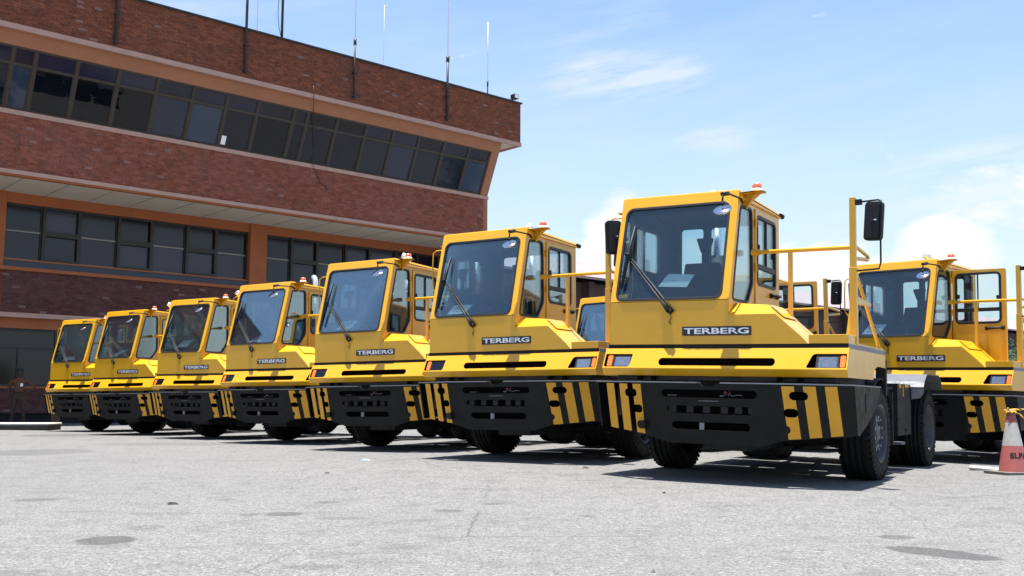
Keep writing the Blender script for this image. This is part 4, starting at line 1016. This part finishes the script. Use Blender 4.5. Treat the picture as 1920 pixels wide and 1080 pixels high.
rope([topc+Vector((-.055,-.045,.02)), topc+Vector((-.02,-.055,-.03)), topc+Vector((.05,-.05,-.04)), topc+Vector((.15,-.06,-.12)), topc+Vector((.30,-.08,-.26)), topc+Vector((.6,-.1,-.40))], .008, 'rope', 'thinner loose yellow rope end drooping beside the cone')
pk = MB('concrete_kerb'); pk.panel([(-.26,-.12),(.20,-.14),(.26,.10),(-.22,.13)], [], lambda u,v,w: (u,v,w), .028); pl_ = pk.build('stone_slab', None, .006); g_ = gpt(1858,876); pl_.location = (g_.x,g_.y,ground_z(g_.x,g_.y)); pl_.rotation_euler = (R(2),R(4),R(-20)); tag(pl_, 'flat pale slab lying on the ground left of the cone', 'slab')

# ---------------------------------------------------------------- papers on the dashboards
PAP = [([(-.785,1.976),(-.46,1.96),(-.402,2.098),(-.701,2.116)],'white printed sheet lying behind the windscreen of the largest truck'),([(-1.12,1.872),(-.849,1.876),(-.758,1.992),(-1.055,2.0)],'printed sheet behind the windscreen of the second nearest truck'),
 ([(-1.0,1.885),(-.718,1.89),(-.636,2.022),(-.932,2.019)],'printed sheet behind the windscreen of the third truck in the row'),([(-.90,1.868),(-.62,1.872),(-.60,1.955),(-.80,1.958)],'sheet of paper on the dashboard of the fourth truck in the row'),
 ([(-.95,1.93),(-.645,1.94),(-.54,2.085),(-.833,2.082)],'sheet of paper on the dashboard of the fifth truck in the row'),([(-.92,1.886),(-.78,1.88),(-.42,2.02),(-.70,2.02)],'folded sheet on the dashboard of the second truck from the left end'),
 ([(-1.1,1.88),(-.63,1.90),(-.70,1.985),(-1.06,1.99)],'sheet of paper on the dashboard of the farthest truck at the left end'),([(-1.085,1.870),(-.806,1.863),(-.71,2.015),(-.995,2.024)],'printed sheet behind the windscreen of the truck at the right edge')]
bpy.context.view_layer.update()
for i, (q, lab) in enumerate(PAP):
    o0 = Vector((sum(p[0] for p in q)/4, .30, q[0][1])); zb, zt = min(p[1] for p in q), max(p[1] for p in q)
    Y_ = lambda z: .26+.08*(z-zb)/(zt-zb)
    P4 = [Vector((x, Y_(z), z))-o0 for x, z in q]; b = MB('paper_white','ink'); th = Vector((0,.003,0))
    b.raw(P4+[p+th for p in P4], [(0,1,2,3),(7,6,5,4),(0,4,5,1),(1,5,6,2),(2,6,7,3),(3,7,4,0)])
    if i in (1,2,3,7):
        rnd = random.Random(i)
        for k in range(3):
            t = .28+k*.2; a_, c_ = P4[0].lerp(P4[3], t), P4[1].lerp(P4[2], t); a1 = a_.lerp(c_, .14+.1*rnd.random()); c1 = a_.lerp(c_, .6+.25*rnd.random()); up = (P4[3]-P4[0])*.05; of = Vector((0,-.002,0))
            b.raw([a1+of, c1+of, c1+up+of, a1+up+of], [(0,1,2,3)], 1)
    o = b.build('paper_sheet'); tr_ = trucks[i]
    o.matrix_world = Matrix.Translation(tr_.location)@tr_.rotation_euler.to_matrix().to_4x4()@Matrix.Translation(o0)
    tag(o, lab, 'paper', 'paper sheets on the dashboards')

# ---------------------------------------------------------------- litter
def scrap(px, py, m, sz, name, label, cat, h=.012):
    g = gpt(px, py); rnd = random.Random(px); b = MB(m); n = 7
    ring = [(math.cos(k*2*math.pi/n)*sz*rnd.uniform(.6,1.2), math.sin(k*2*math.pi/n)*sz*rnd.uniform(.5,1.1), rnd.uniform(.0,h*.5)) for k in range(n)]
    top = [(x*.55, y*.55, h*rnd.uniform(.7,1.3)) for x,y,_ in ring]
    b.raw(ring+top+[(0,0,h*1.2)], [(k,(k+1)%n,n+(k+1)%n,n+k) for k in range(n)]+[(n+k,n+(k+1)%n,2*n) for k in range(n)])
    o = b.build(name); o.location = (g.x,g.y,ground_z(g.x,g.y)-.001); tag(o, label, cat)
scrap(323,946,'leaf_dry',.05,'dead_leaf','curled black leaf on the ground at lower left','leaf',.016)
scrap(1225,1073,'stone_grey',.012,'pebble','dark pebble on the ground near the bottom edge','pebble')
scrap(614,890,'leaf_dry',.04,'dead_leaf','small dark leaf scrap on the ground in front of the third truck','leaf')
scrap(686,867,'scrap_blue',.05,'plastic_scrap','tiny light blue scrap on the ground in front of the third truck','litter')
scrap(1098,883,'leaf_dry',.055,'dead_leaf','flat dark scrap left of the largest truck shadow','leaf')
scrap(668,919,'stone_grey',.016,'pebble','small pebble on the ground below the blue scrap','pebble')
scrap(1245,924,'leaf_dry',.02,'dead_leaf','tiny leaf fragment in front of the shadow of the largest truck','leaf')
scrap(56,787,'scrap_blue',.06,'plastic_scrap','crumpled blue scrap on top of the kerb island','litter')
